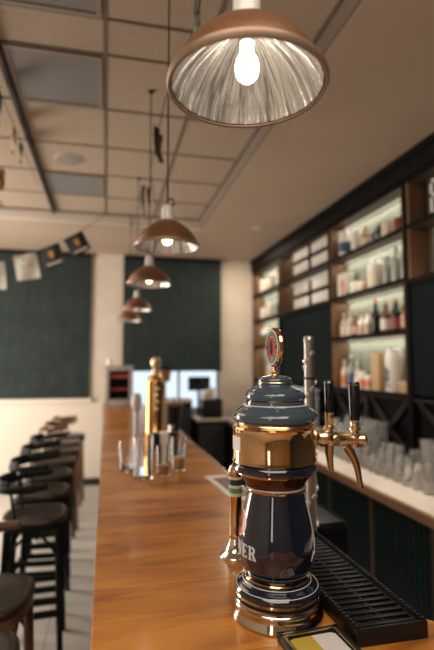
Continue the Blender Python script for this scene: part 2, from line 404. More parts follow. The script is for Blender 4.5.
MB().lathe([(.05, .079), (.0705, .079), (.0715, .0815), (.0700, .084), (.05, .084)], L_).build('foot_band', gold, tw)
vase = [(.05, .0835)]+smoothprof([(.0660, .084), (.0715, .094), (.0800, .111), (.0845, .133), (.0850, .152), (.0825, .178), (.0765, .209), (.0690, .241), (.0640, .262), (.0640, .267)])+[(.05, .268)]
MB().lathe(vase, L_).build('vase_body', navy, tw)
MB().lathe([(.05, .2672), (.0645, .2672), (.0662, .270), (.0650, .273), (.05, .273)], L_).build('neck_band', gold, tw)
MB().lathe([(.05, .2727)]+smoothprof([(.0668, .2727), (.0684, .275), (.0670, .2772)])+[(.05, .2772)], L_).build('neck_ring', mat('pale_grey_glaze', (.45, .47, .50), .12), tw)
MB().lathe([(.05, .2768)]+smoothprof([(.0655, .2768), (.0690, .286), (.0765, .296), (.0835, .304)])+[(.05, .3045)], L_).build('neck_flare', brownband, tw, loc=(KX/2, 0, 0))
MB().lathe([(.05, .3035), (.0840, .304), (.0860, .3065), (.0850, .309), (.05, .309)], L_).build('lower_collar_band', gold, tw, loc=(KX, 0, 0))
MB().lathe([(.05, .3088)]+smoothprof([(.087, .3088), (.0945, .313), (.0955, .319), (.0925, .326), (.088, .329)])+[(.05, .329)], L_).build('lower_collar', navy, tw, loc=(KX, 0, 0))
MB().lathe([(.05, .3285), (.091, .3288), (.0945, .332), (.0935, .336), (.0925, .338), (.0925, .398), (.0935, .401), (.0945, .405), (.091, .409), (.05, .409)], 96).build('brass_collar', gold, tw, loc=(KX, 0, 0))
MB().lathe([(.05, .408), (.0865, .409), (.0885, .413), (.0865, .417), (.05, .417)], L_).build('lid_band', goldd, tw)
lid = MB().lathe([(.04, .4165)]+smoothprof([(.088, .4165), (.0945, .422), (.0965, .431), (.0935, .438), (.085, .4455), (.076, .4515), (.0735, .4545)])+[(.04, .455)], L_).build('lid', lid_navy, tw)
MB().lathe([(.04, .4542), (.0738, .4545), (.0742, .4555), (.0735, .4566), (.04, .4568)], L_).build('lid_white_line', mat('white_glaze', (.7, .71, .72), .15), lid)
MB().lathe([(.03, .4565), (.0670, .4568), (.0672, .461), (.066, .4645), (.03, .465)], L_).build('cap_band', lid_navy, tw)
MB().lathe([(.03, .4647), (.0650, .4648), (.0655, .466), (.0650, .4675), (.03, .4677)], L_).build('cap_line', brownband, tw)
MB().lathe([(.03, .4675)]+smoothprof([(.0660, .4675), (.0685, .473), (.0675, .480), (.061, .4875), (.050, .494), (.0400, .4985), (.0395, .503)])+[(.03, .504)], L_).build('cap', lid_navy, tw)
MB().lathe([(.02, .5035), (.0395, .5035), (.0405, .5052), (.0395, .507), (.02, .507)], L_).build('top_band', goldd, tw)
MB().lathe([(.01, .5065)]+smoothprof([(.0390, .5065), (.0395, .511), (.036, .516), (.025, .520), (.012, .5225)])+[(0, .523)], L_).build('top_dome', lid_navy, tw)
MB().lathe(smoothprof([(.011, .521), (.010, .525), (.0045, .530), (.004, .540), (.007, .546)]) + [(0, .547)], 20).build('badge_stem', gold, tw)
# badge: a disc that faces the guests (-X)
bg = bpy.data.objects.new('badge', None)
BZc = .586; R = .0455
badge = MB().lathe([(0, -.007), (R-.004, -.007), (R, -.003), (R+.0005, .003), (R-.003, .0075), (0, .0078)], 48, (0, 0, BZc), 'x').build('badge', gold, tw)
def ring_face(r0, r1, m, name, off):
    # thin raised ring on the face looking towards -X
    prof = [(r0, 0), (r1, 0), (r1, .0006), (r0, .0006)]
    if r0 < 1e-4: prof = [(0, 0), (r1, 0), (r1, .0006), (0, .0006)]
    return MB().lathe(prof, 48, (-.007-off-.0006, 0, BZc), 'x', closed=r0 > 1e-4).build(name, m, badge)
ring_face(0, .0405, mat('badge_white', (.82, .80, .76), .2), 'white_face', 0)
ring_face(.0265, .0365, mat('badge_dark', (.035, .045, .07), .2), 'dark_ring', .0006)
ring_face(0, .0245, mat('badge_red', (.62, .065, .03), .2), 'red_disc', .0006)
em_ = MB(); em_.prism(oval(0, 0, .0085, .0165, 20), .0006, Matrix.Translation((-.0091, 0, BZc)) @ Matrix.Rotation(-pi/2, 4, 'Y') @ Matrix.Rotation(pi/2, 4, 'Z')); em_.build('dark_emblem', mat('badge_black', (.04, .02, .02), .2), badge, smooth=False)
tx = MB()
for k in range(26):       # pale lettering-like strokes around the dark ring
    a = 2*pi*k/26
    if k in (0, 13): continue
    Mx = Matrix.Translation((-.0086, .0315*cos(a), BZc+.0315*sin(a))) @ Matrix.Rotation(a, 4, 'X')
    for dy, dz, sy, sz in ((0, 0, .0062, .0012), (.0025, .0014, .0012, .0026), (-.0025, -.0012*(k % 3-1), .0012, .0028)):
        t_ = bmesh.new(); bmesh.ops.create_cube(t_, size=1); bmesh.ops.scale(t_, vec=(.0006, sy, sz), verts=t_.verts)
        bmesh.ops.translate(t_, vec=(0, dy, dz), verts=t_.verts); bmesh.ops.transform(t_, matrix=Mx, verts=t_.verts); tx._add(t_)
tx.build('ring_marks', mat('badge_cream', (.72, .70, .66), .3), badge, smooth=False)

# lettering wrapped round the vase, reading PILSNER towards the guests
def rect(x0, y0, x1, y1): return [(x0, y0), (x1, y0), (x1, y1), (x0, y1)]
def bowl(cx, cy, ro, ri, a0, a1, n=10, sy=1.):
    out = []
    for k in range(n):
        a, b = radians(a0+(a1-a0)*k/n), radians(a0+(a1-a0)*(k+1)/n)
        out.append([(cx+ri*cos(a), cy+sy*ri*sin(a)), (cx+ro*cos(a), cy+sy*ro*sin(a)), (cx+ro*cos(b), cy+sy*ro*sin(b)), (cx+ri*cos(b), cy+sy*ri*sin(b))])
    return out
sr = lambda x, y: rect(x-.13, y, x+.13, y+.08)
GL = {
 'I': [rect(.24, 0, .46, 1), rect(.12, 0, .58, .09), rect(.12, .91, .58, 1)],
 'L': [rect(.12, 0, .32, 1), rect(.02, .91, .42, 1), rect(.02, 0, .66, .11), rect(.58, 0, .66, .28)],
 'E': [rect(.12, 0, .32, 1), rect(.02, .90, .64, 1), rect(.02, 0, .66, .10), rect(.32, .45, .52, .55), rect(.56, .76, .64, 1), rect(.58, 0, .66, .25), rect(.48, .38, .54, .62)],
 'N': [rect(.08, 0, .22, 1), rect(.60, 0, .72, 1), [(.08, 1), (.30, 1), (.72, 0), (.52, 0)], rect(0, 0, .30, .08), rect(0, .92, .24, 1), rect(.50, .92, .82, 1)],
 'P': [rect(.12, 0, .32, 1), rect(.02, 0, .44, .08), rect(.02, .92, .40, 1), rect(.3, .90, .42, 1), rect(.3, .42, .42, .52)]+bowl(.42, .71, .29, .12, -90, 90),
 'R': [rect(.12, 0, .32, 1), rect(.02, 0, .42, .08), rect(.02, .92, .40, 1), rect(.3, .90, .42, 1), rect(.3, .44, .42, .54)]+bowl(.42, .72, .28, .11, -90, 90)+[[(.40, .48), (.60, .48), (.80, 0), (.56, 0)]],
 'S': bowl(.36, .735, .265, .10, 10, 270)+bowl(.36, .27, .27, .11, -170, 90),
}
def wrap_polys(polys, prof, a_of_x, z_of_y, off, sub=.06):
    """polys in a flat plane, subdivided, laid onto the surface of revolution"""
    t = bmesh.new()
    for p in polys:
        f = [t.verts.new((x, y, 0)) for x, y in p]; t.faces.new(f)
    bmesh.ops.subdivide_edges(t, edges=t.edges[:], cuts=2, use_grid_fill=True)
    geo = bmesh.ops.extrude_face_region(t, geom=t.faces[:])
    top = [v for v in geo['geom'] if isinstance(v, bmesh.types.BMVert)]
    for v in top: v.co.z = 1
    for v in t.verts:
        x, y, h = v.co; z = z_of_y(y); r = interp(prof, z)+(off if h > .5 else -.0006); a = a_of_x(x)
        v.co = (r*cos(a), r*sin(a), z)
    bmesh.ops.recalc_face_normals(t, faces=t.faces)
    return t
lt = MB(); word = 'PILSNER'; adv = {'P': .78, 'I': .66, 'L': .74, 'S': .74, 'N': .90, 'E': .76, 'R': .84}
total = sum(adv[c] for c in word); step = radians(104)/total
a_end = radians(-139); x = 0
for ch in word:
    x0 = x
    lt._add(wrap_polys(GL[ch], vase, lambda u, x0=x0: a_end-step*(total-x0-u), lambda y: .134+y*.028, .0007)); x += adv[ch]
lt.build('lettering', mat('lettering_grey_white', (.62, .63, .66), .35), tw, smooth=False)
def wrap_fan(rx, ry, prof, ac, zc, off):
    t = bmesh.new(); n = 32; rings = []
    c = t.verts.new((0, 0, 0))
    for q in range(1, 5): rings.append([t.verts.new((rx*q/4*cos(2*pi*k/n), ry*q/4*sin(2*pi*k/n), 0)) for k in range(n)])
    for k in range(n):
        t.faces.new((c, rings[0][k], rings[0][(k+1) % n]))
        for a, b in zip(rings, rings[1:]): t.faces.new((a[k], b[k], b[(k+1) % n], a[(k+1) % n]))
    geo = bmesh.ops.extrude_face_region(t, geom=t.faces[:])
    for v in geo['geom']:
        if isinstance(v, bmesh.types.BMVert): v.co.z = 1
    for v in t.verts:
        x, y, h = v.co; z = zc+y; r0 = interp(prof, zc); r = interp(prof, z)+(off if h > .5 else -.0006); a = ac+x/r0
        v.co = (r*cos(a), r*sin(a), z)
    bmesh.ops.recalc_face_normals(t, faces=t.faces)
    return t
seal = MB(); seal._add(wrap_fan(.030, .027, vase, radians(-187), .197, .0006)); seal = seal.build('seal', mat('seal_white', (.7, .68, .64), .3), tw)
s2 = MB(); s2._add(wrap_fan(.026, .023, vase, radians(-187), .197, .0011)); s2.build('seal_red', mat('seal_red', (.62, .07, .04), .3), seal)
s3 = MB(); s3._add(wrap_fan(.012, .012, vase, radians(-187), .197, .0016)); s3.build('seal_emblem', mat('seal_dark', (.10, .03, .02), .3), seal)
# fine pale line that runs down the far flank and curls at its foot
ln = []
for k in range(26):
    z = .250-.115*k/25; r = interp(vase, z)+.0006; a = radians(-37+3*sin(k/25*pi)); ln.append((r*cos(a), r*sin(a), z))
for k in range(1, 8):
    z = .135+.012*sin(k/7*pi*1.2); a = radians(-37-1.6*k); r = interp(vase, z)+.0006; ln.append((r*cos(a), r*sin(a), z))
MB().tube(ln, .0007, 6).build('outline', mat('white_glaze', (.7, .71, .72), .15), tw)
for z in (.0765, .0665):
    fl = []
    for k in range(48):
        a = 2*pi*k/48; r = interp(footp, z)+.0004
        fl.append((r*cos(a), r*sin(a), z))
    MB().tube(fl, .0008, 6, closed=True).build('foot_line', mat('white_glaze', (.7, .71, .72), .15), tw)
# paper sticker on the brass
st = MB(); cc = [(.0933, z) for z in (.345, .375)]
t_ = bmesh.new(); n = 8; vs = []
for r in (.0927, .0936):
    for z in (.358, .388):
        vs.append([t_.verts.new((r*cos(radians(-160-28*k/n)), r*sin(radians(-160-28*k/n)), z)) for k in range(n+1)])
for k in range(n):
    t_.faces.new((vs[2][k], vs[2][k+1], vs[3][k+1], vs[3][k])); t_.faces.new((vs[0][k], vs[0][k+1], vs[1][k+1], vs[1][k]))
    t_.faces.new((vs[0][k], vs[0][k+1], vs[2][k+1], vs[2][k])); t_.faces.new((vs[1][k], vs[1][k+1], vs[3][k+1], vs[3][k]))
bmesh.ops.recalc_face_normals(t_, faces=t_.faces)
st._add(t_); st.build('sticker', mat('sticker_paper', (.78, .74, .70), .6), tw, loc=(KX, 0, 0))
# tap arm and the two taps
ax0 = Vector((.086, -.002, .378)); ax1 = Vector((.213, -.022, .371)); ad = (ax1-ax0).normalized()
MB().lathe([(.0, 0), (.028, 0), (.028, .006), (.020, .010), (.0175, .014), (.0175, .020), (.0195, .024), (.0195, .046), (.0165, .05), (.0155, .118), (.0165, .120), (.0165, .127), (.0150, .129), (0, .129)], 28, ax0, ad).build('tap_arm', goldd, tw)
def tap(p, hr, hl, stem, sp):
    o = MB()
    o.lathe([(0, -.018), (.0125, -.018), (.0135, -.006), (.0135, .010), (.009, .014), (.009, .018), (.0125, .021), (.0125, .026), (.0085, .029), (.0105, .032), (.0095, stem-.008), (.0115, stem), (0, stem)], 20, p)
    o = o.build('tap', goldd, tw)
    h = MB(); q = Vector(p)+Vector((0, 0, stem-.001))
    h.lathe([(0, 0), (hr*.80, 0), (hr*.86, .004), (hr*.95, hl*.6), (hr, hl*.90), (hr*.94, hl*.97), (hr*.8, hl), (0, hl)], 20, q)
    h.build('handle', blackgloss, o)
    hb = MB(); hb.lathe([(hr*1.0, 0), (hr*1.06, .001), (hr*1.06, .0025), (hr*.99, .0035)], 20, q+Vector((0, 0, hl*.9)), closed=True); hb.build('handle_rim', mat('dark_chrome', (.35, .34, .33), .2, 1.), o)
    s_ = MB(); s_.tube(sp, [.0115, .0105, .0085, .0075, .0066, .0062][:len(sp)], 14); s_.build('spout', mat('dull_brass', (.58, .43, .29), .22, 1.), o)
    return o
tap((.132, -.004, .378), .0112, .076, .057, [(.130, -.004, .360), (.131, -.002, .345), (.133, 0, .33), (.135, .001, .315), (.137, .002, .300)])
tap((.188, -.020, .374), .0136, .090, .043, [(.168, -.018, .358), (.174, -.021, .347), (.182, -.024, .33), (.189, -.026, .308), (.193, -.027, .284), (.196, -.028, .264)])
cp = MB().lathe([(0, 0), (.0115, 0), (.0115, .006), (.008, .009), (0, .009)], 20, (.139, -.020, .374), Vector((-.15, -1, 0)).normalized()).build('side_plug', goldd, tw)

# ------------------------------------------------------------------ drip trays
def drip_tray(name, label, loc, w, d, h, n, rz=0.):
    t = thing(name, label, 'drip tray', loc, rz)
    m = MB(); th = .007
    m.b2(-w/2+.008, w/2-.008, -d/2+.008, d/2-.008, 0, .006)
    for s in (-1, 1):
        m.b2(s*w/2-(th if s > 0 else 0), s*w/2+(0 if s > 0 else th), -d/2, d/2, .0, h, .002)
        m.b2(-w/2+th, w/2-th, s*d/2-(th if s > 0 else 0), s*d/2+(0 if s > 0 else th), .0, h, .002)
    m.build('tray', blackpl, t)
    gr = MB()
    for k in range(n):
        y = -d/2+.022+(d-.044)*k/(n-1)
        gr.box((0, y, h-.006), (w-.03, .008, .006), .0018, Matrix.Rotation(radians(18), 3, 'X'))
    for s in (-1, 0, 1): gr.b2(s*(w/2-.013)-.004, s*(w/2-.013)+.004, -d/2+.012, d/2-.012, h-.012, h-.006, .001)
    gr.build('grille', blackpl, t)
    for s in (-1, 1):
        lip = MB(); lip.b2(s*(w/2-.005)-.0035, s*(w/2-.005)+.0035, -d/2+.004, d/2-.004, h-.002, h+.0005)
        for k in range(int(d/.0125)):
            lip.box((s*(w/2-.005), -d/2+.01+k*.0125, h+.001), (.007, .0075, .004), .001)
        lip.build('ribbed_rim', blackpl, t)
    return t
drip_tray('drip_tray', 'long black slatted drip tray on the bar right of the beer tower', (.561, 1.150, BZ), .157, .525, .034, 22, 0)

# framed coaster tray at the front edge
t = thing('coaster_tray', 'dark square tray with gilt line holding a yellow and white card, before the tower', 'tray', (.4105, .884, BZ), radians(4))
s = .066; m = MB(); m.box((0, 0, .003), (2*s, 2*s, .006), .002)
for a in range(4):
    Rm = Matrix.Rotation(a*pi/2, 3, 'Z'); m.box(Rm @ Vector((0, s-.006, .008)), (2*s, .012, .012), .002, Rm)
m.build('tray', mat('dark_green_tray', (.02, .022, .016), .3), t)
m = MB()
for a in range(4):
    Rm = Matrix.Rotation(a*pi/2, 3, 'Z'); m.box(Rm @ Vector((0, s-.012, .0142)), (2*s-.022, .0018, .0012), 0, Rm)
part_label(m.build('gilt_line', goldd, t, smooth=False), 'thin gilt line round the tray rim')
def rr(x0, x1, y0, y1, r, left=True, right=True):
    pts = []
    for cx, cy, a0, on in ((x1-r, y1-r, 0, right), (x0+r, y1-r, 90, left), (x0+r, y0+r, 180, left), (x1-r, y0+r, 270, right)):
        if on: pts += [(cx+r*cos(radians(a0+k*15)), cy+r*sin(radians(a0+k*15))) for k in range(7)]
        else: pts.append((x1 if cx > (x0+x1)/2 else x0, y1 if cy > (y0+y1)/2 else y0))
    return pts
part_label(MB().prism(rr(-.050, 0.0, -.048, .048, .012, True, False), .004, Matrix.Translation((0, 0, .006))).build('card', mat('card_yellow', (.50, .36, .05), .5), t, smooth=False), 'mustard yellow half of the card')
part_label(MB().prism(rr(0, .050, -.048, .048, .012, False, True), .004, Matrix.Translation((0, 0, .006))).build('card', mat('card_white', (.68, .64, .60), .5), t, smooth=False), 'white half of the card')

# slim second tap column behind the tower
t = thing('tap_column', 'slim brass tap column on flared chrome foot, half hidden behind the beer tower', 'tap column', (.372, 1.375, BZ))
MB().lathe([(0, 0)]+smoothprof([(.046, 0), (.044, .006), (.030, .018), (.022, .034), (.018, .05)])+[(0, .05)], 32).build('foot', chrome, t)
MB().lathe([(.0, .05), (.018, .05), (.020, .056), (.018, .062), (.018, .225), (.021, .230), (.021, .240), (.015, .255), (0, .26)], 32).build('column', gold, t)
m = MB(); m.lathe([(.0182, .168), (.0192, .168), (.0192, .222), (.0182, .222)], 28, closed=True)
st2 = m.build('sticker', mat('sticker_cream', (.7, .68, .6), .5), t)
MB().lathe([(.0192, .178), (.0197, .178), (.0197, .192), (.0192, .192)], 28, closed=True).build('sticker_band', mat('sticker_green', (.12, .28, .09), .5), st2)
MB().lathe([(.0192, .200), (.0197, .200), (.0197, .216), (.0192, .216)], 28, closed=True).build('sticker_band', mat('sticker_black', (.03, .03, .03), .5), st2)

# embossed silver pole
t = thing('silver_tap_pole', 'upright silver pole with embossed diagonal bumps standing behind the beer tower', 'tap pole', (.646, 1.462, BZ))
MB().lathe([(0, 0), (.024, 0), (.024, .006), (.020, .012), (0, .012)], 28).build('base', mat('pale_metal', (.7, .68, .64), .3, .6), t)
MB().lathe([(0, .01), (.0165, .01), (.0165, .617), (.0182, .619), (.0182, .632), (.014, .638), (0, .639)], 28).build('shaft', mat('worn_silver', (.42, .40, .38), .3, .9), t)
m = MB()
for k in range(25):
    a = k*1.25; z = .04+k*.0225
    m.box((.0165*cos(a), .0165*sin(a), z), (.010, .020, .013), .004, Matrix.Rotation(a, 3, 'Z') @ Matrix.Rotation(radians(35), 3, 'X'))
m.build('embossing', mat('embossed_silver', (.78, .76, .73), .3, .9), t)
m = MB().lathe([(.0165, .497), (.019, .498), (.019, .503), (.0165, .504)], 28, closed=True).build('collar', blackpl, t)

# card lying by the bar edge
t = thing('menu_card', 'white bordered card with dark red picture lying on the bar edge behind the tower', 'card', (.545, 2.12, BZ), radians(5))
MB().box((0, 0, .002), (.105, .43, .004)).build('card', mat('card_stock', (.78, .74, .68), .5), t, smooth=False)
MB().box((.008, -.01, .0045), (.075, .33, .001)).build('picture', varied('dark_red_print', [(.4, (.09, .03, .02)), (.6, (.22, .16, .12))], (30, 30, 30), .4), t, smooth=False)

# ------------------------------------------------------------------ glasses on the bar
def tumbler(label, loc, r0, r1, h, fill=0., foam=False, grp=None):
    t = thing('drinking_glass', label, 'glass', loc, 0, grp)
    th = .0025
    MB().lathe([(0, 0), (r0-.002, 0), (r0, .003), (r1, h), (r1-.001, h+.001), (r1-th, h), (r0-th+(r1-r0)*.1, .014), (r0-th-.004, .010), (0, .010)], 32).build('bowl', clear, t)
    if fill:
        k = (fill-.011)/(h); rr_ = r0-th+(r1-r0)*max(.1, k)
        MB().lathe([(0, .0108), (r0-th-.0052, .0108), (r0-th+(r1-r0)*.1-.0007, .0145), (rr_-.0008, fill), (0, fill)], 28).build('beer', beer, t)
        MB().lathe([(0, fill+.0003), (rr_-.0008, fill+.0003), (rr_-.0006, fill+.006), (0, fill+.006)], 28).build('foam', mat('beer_foam', (.75, .62, .42), .7), t)
    return t
tumbler('wide clear tumbler, leftmost of the glasses on the bar', (.118, 2.545, BZ), .040, .049, .155, grp='glasses on the bar')
tumbler('tall empty clear glass with thick bottom, nearest of the bar glasses', (.182, 2.37, BZ), .046, .050, .20, grp='glasses on the bar')
tumbler('clear glass between the tall empty one and the amber one', (.285, 2.41, BZ), .030, .038, .145, .05, grp='glasses on the bar')
tumbler('clear glass with amber beer in its lower part, rightmost on the bar', (.372, 2.50, BZ), .032, .042, .17, .065, grp='glasses on the bar')

# ------------------------------------------------------------------ far bar things
bc = thing('brass_tap_tower', 'tall polished brass cylinder tap tower with knobbed top farther along the bar', 'beer tower', (.372, 3.70, BZ))
MB().lathe([(0, 0), (.090, 0), (.090, .012), (.080, .02)]+[(.074, .03), (.074, .385)]+smoothprof([(.074, .385), (.069, .42), (.050, .447), (.030, .462)])+[(.027, .48), (0, .48)], 40).build('column', mat('deep_brass', (.62, .36, .14), .14, 1.), bc)
MB().lathe(smoothprof([(.025, .478), (.030, .49), (.024, .505), (.030, .52), (.038, .545), (.036, .575), (.022, .592)])+[(0, .596)], 28).build('finial', mat('pale_gold', (.72, .56, .38), .2, 1.), bc)
for k in range(4):  # raised discs standing in for round bright reflections on the brass
    dv_ = Vector((.22-.12*(k % 2), -1, 0)).normalized()
    MB().lathe([(0, -.002), (.016, -.002), (.016, .002), (.012, .007), (0, .009)], 20, dv_*.0735+Vector((0, 0, .36-.05*k)), dv_).build('glint', mat('pale_glint', (.95, .85, .66), .2, 1.), bc)
t = thing('white_tap_column', 'slender white tap column with a bulbous head left of the brass tower', 'tap column', (.225, 3.62, BZ))
MB().lathe([(0, 0), (.034, 0), (.034, .01), (.020, .02), (.019, .20), (0, .20)], 24).build('stem', mat('pale_blue_white', (.55, .58, .64), .3), t)
MB().lathe([(0, .195), (.020, .195)]+smoothprof([(.027, .21), (.036, .23), (.038, .27), (.033, .31), (.020, .328)])+[(0, .332)], 24).build('head', mat('grey_white_head', (.60, .58, .56), .35), t)
t = thing('napkin_holder', 'small black napkin holder with white napkins beside the amber glasses', 'napkin holder', (.362, 3.05, BZ))
m = MB(); m.b2(-.085, .085, -.045, .045, 0, .01, .002); m.b2(-.085, -.030, -.045, .045, .01, .115, .004); m.b2(.030, .085, -.045, .045, .01, .115, .004); m.build('holder', blackpl, t)
MB().box((0, 0, .065), (.055, .075, .11), .006).build('napkins', white, t)
# black caddy
t = thing('bar_caddy', 'black tapered caddy with a brown rim holding pale sticks, right of the brass tower', 'caddy', (.540, 3.95, BZ))
m = MB(); m.lathe([(0, 0), (.053, 0), (.080, .20), (.076, .20), (.050, .008), (0, .008)], 28); m.build('bucket', blackpl, t)
MB().lathe([(.076, .196), (.086, .196), (.088, .206), (.085, .214), (.076, .212)], 28, closed=True).build('rim', bentbrown, t)
m = MB()
for k, (x, y, dx, dy) in enumerate(((-.03, -.02, -.02, -.03), (.0, .01, .0, -.02), (.03, -.015, .03, -.01), (.01, .03, -.01, .02))):
    m.tube([(x*.8, y*.8, .012), (x*1.3+dx*.5, y+dy*.5, .27)], .007, 8)
m.build('sticks', steel, t)
t = thing('ice_tongs_jar', 'small steel jar standing on the bar in front of the black caddy', 'jar', (.455, 3.40, BZ))
MB().lathe([(0, 0), (.022, 0), (.024, .004), (.024, .07), (.018, .085), (.018, .10), (0, .10)], 20).build('body', steel, t)
MB().lathe([(0, .0995), (.022, .0995), (.022, .112), (.006, .118), (0, .118)], 20).build('lid', chrome, t)

# grey countertop cabinet at the end of the bar
cb = thing('countertop_cooler', 'grey framed countertop cooler with red shelves at far end of the bar', 'cooler', (.17, 6.33, BZ))
m = MB(); w_, h_, d_ = .17, .52, .13
m.b2(-w_, -w_+.045, -d_, d_, 0, h_, .006); m.b2(w_-.045, w_, -d_, d_, 0, h_, .006); m.b2(-w_+.045, w_-.045, -d_, d_, h_-.07, h_, .006); m.b2(-w_+.045, w_-.045, -d_, d_, 0, .09, .006); m.b2(-w_+.045, w_-.045, d_-.03, d_, .09, h_-.07)
m.build('casing', mat('warm_grey_casing', (.33, .29, .26), .4), cb)
MB().b2(-w_+.046, w_-.046, d_-.034, d_-.0305, .091, h_-.071).build('lining', darkm, cb, smooth=False)
for z, hh in ((.36, .045), (.21, .02)):
    part_label(MB().b2(-w_+.046, w_-.046, -d_+.02, d_-.035, z, z+hh).build('shelf', mat('red_shelf', (.28, .045, .035), .4), cb, smooth=False), 'red shelf')
t = thing('paper_cup', 'small white cup standing on the grey cooler', 'cup', (.04, 6.30, BZ+.52))
MB().lathe([(0, 0), (.026, 0), (.035, .075), (.031, .075), (.023, .004), (0, .004)], 20).build('cup', white, t)
t = thing('table_lamp', 'little copper brown lamp with black cap standing on the window cabinet', 'lamp', (.80, 6.62, 1.1855))
MB().lathe([(0, 0), (.05, 0), (.05, .012), (.008, .02), (.007, .26), (0, .26)], 20).build('stand', darkm, t)
MB().lathe([(.03, .40), (.085, .395), (.060, .24), (.03, .235)], 24).build('shade', mat('copper_shade', (.36, .15, .07), .4, .3), t)
MB().lathe([(0, .40), (.09, .398), (.09, .425), (.04, .45), (0, .455)], 24).build('cap', darkm, t)

# ------------------------------------------------------------------ under-bar unit and second grid
ub = thing('underbar_unit', 'dark low workbench fixed behind the bar under the second drip grid', 'cabinet', (.90, 2.08, 0))
MB().b2(-.15, .14, -.10, .24, .08, .95).build('carcass', mat('black_back_boards', (.006, .005, .005), .7, 0., Specular_IOR_Level=.1), ub, smooth=False)
MB().b2(-.13, .12, -.08, .22, 0, .08).build('plinth', darkm, ub, smooth=False)
MB().b2(-.155, .145, -.11, .245, .95, .97, .003).build('worktop', mat('black_back_boards', (.006, .005, .005), .7), ub)
m = MB()
m.b2(.141, .155, -.08, .22, .12, .90, .004)
m.build('door', darkm, ub)
drip_tray('drip_grid', 'small black drip grid on the dark workbench beyond the long tray', (.945, 2.10, .97), .18, .25, .022, 12)

# ------------------------------------------------------------------ back counter
ct = thing('back_counter', 'long back counter with pale top, brown edge and dark green ribbed front', 'counter', (0, 0, 0))
CX = 1.62; CZ = .90
MB().b2(CX+.03, XR-.002, .4, 6.9, CZ-.035, CZ, .002).build('top', counterw, ct)
MB().b2(CX, CX+.03, .4, 6.9, CZ-.055, CZ, .003).build('edge', edgewood, ct)
MB().b2(CX+.06, XR-.002, .45, 6.88, .0, CZ-.035).build('carcass', flat((.012, .016, .015), .5), ct, smooth=False)
m = MB()
for k in range(150):
    y = .5+k*.0425
    if (k % 14) == 13: continue
    m.lathe([(.0155, .06), (.0155, CZ-.06)], 8, (CX+.062, y, 0))
m.build('ribbed_front', ribgreen, ct)
for k in range(10):
    MB().b2(CX+.04, CX+.062, .5+13*.0425+k*14*.0425-.016, .5+13*.0425+k*14*.0425+.016, .04, CZ-.05, .003).build('stile', flat((.05, .028, .018), .5), ct)

# ------------------------------------------------------------------ shelving on the right wall
SX = 2.18; SB = 2.345
ZL = [1.45, 1.93, 2.32, 2.71, 3.06]
bays = {'D': (1.55, 3.115), 'C': (3.17, 4.375), 'B': (4.43, 5.83), 'A': (5.885, 6.97)}
sh = thing('shelving_unit', 'tall black framed wall shelving with lit green backed bays of bottles', 'shelving', (0, 0, 0))
m = MB(); m.b2(SX-.03, XR-.005, 1.5, 6.99, 3.06, 3.215, .003); m.b2(SX-.05, XR-.005, 1.5, 6.99, 3.185, ZS-.004, .003); m.build('crown', shelfdark, sh)
for y0, y1 in ((3.115, 3.17), (4.375, 4.43), (5.83, 5.885), (6.97, 6.995)):
    MB().b2(SX-.008, SX+.02, y0, y1, CZ+.001, 3.06, .002).build('post', shelfdark, sh)
for k, (a, b) in bays.items():
    lv = ZL if k in 'AC' else [2.30, 2.71, 3.06]
    zb = lv[0]
    part_label(MB().b2(SB, SB+.01, a, b, zb, 3.06).build('back_panel', sage if k in 'AC' else flat((.30, .29, .25), .6), sh, smooth=False), 'pale green back panel' if k in 'AC' else 'grey back panel')
    for y, d in ((a, 1), (b, -1)):
        MB().b2(SX+.0, SB, min(y, y+d*.02), max(y, y+d*.02), zb, 3.06).build('side_panel', shelfwood, sh, smooth=False)
    for z in lv:
        part_label(MB().b2(SX, SB, a+.02, b-.02, z-.032, z).build('shelf', underwood, sh, smooth=False), 'dark oak shelf board')
        MB().b2(SX-.006, SX, a, b, z-.034, z+.002, .001).build('shelf_edge', shelfdark, sh, smooth=False)
    if k in 'BD':
        part_label(MB().b2(SX+.01, SX+.03, a+.0, b-.0, 1.45, 2.265).build('dark_board', darkboard, sh, smooth=False), 'plain very dark board below the upper shelves')
    for z in (lv[1:] if k != 'D' else []):
        led = MB().b2(SB-.022, SB-.008, a+.03, b-.03, z-.037-.003, z-.034).build('led_strip', emis('warm_led', (1.0, .92, .78), .3), sh, smooth=False)
# cross braced base below the bays
m = MB(); m.b2(SX+.05, SX+.075, 1.5, 6.98, CZ+.001, 1.43); 
m.build('base_back', mat('black_back_boards', (.006, .005, .005), .7, 0., Specular_IOR_Level=.1), sh, smooth=False)
def brace(y0, z0, y1, z1, wd=.05):
    L = sqrt((y1-y0)**2+(z1-z0)**2); a = atan2(z1-z0, y1-y0)
    return MB().box((SX+.03, (y0+y1)/2, (z0+z1)/2), (.03, L, wd), .003, Matrix.Rotation(a, 3, 'X')).build('cross_brace', crosswood, sh)
for y0, y1 in ((1.55, 2.31), (2.36, 3.115), (3.17, 3.75), (3.80, 4.375), (4.43, 5.1), (5.15, 5.83)):
    brace(y0+.03, CZ+.03, y1-.03, 1.40); o = brace(y0+.03, 1.40, y1-.03, CZ+.03); o.location.x = .0
for y in (2.335, 3.775, 5.125): MB().b2(SX+.0, SX+.05, y-.025, y+.025, CZ+.001, 1.42, .002).build('upright', crosswood, sh)
MB().b2(SX+.0, SX+.05, 1.5, 6.98, 1.40, 1.418, .002).build('rail', crosswood, sh)

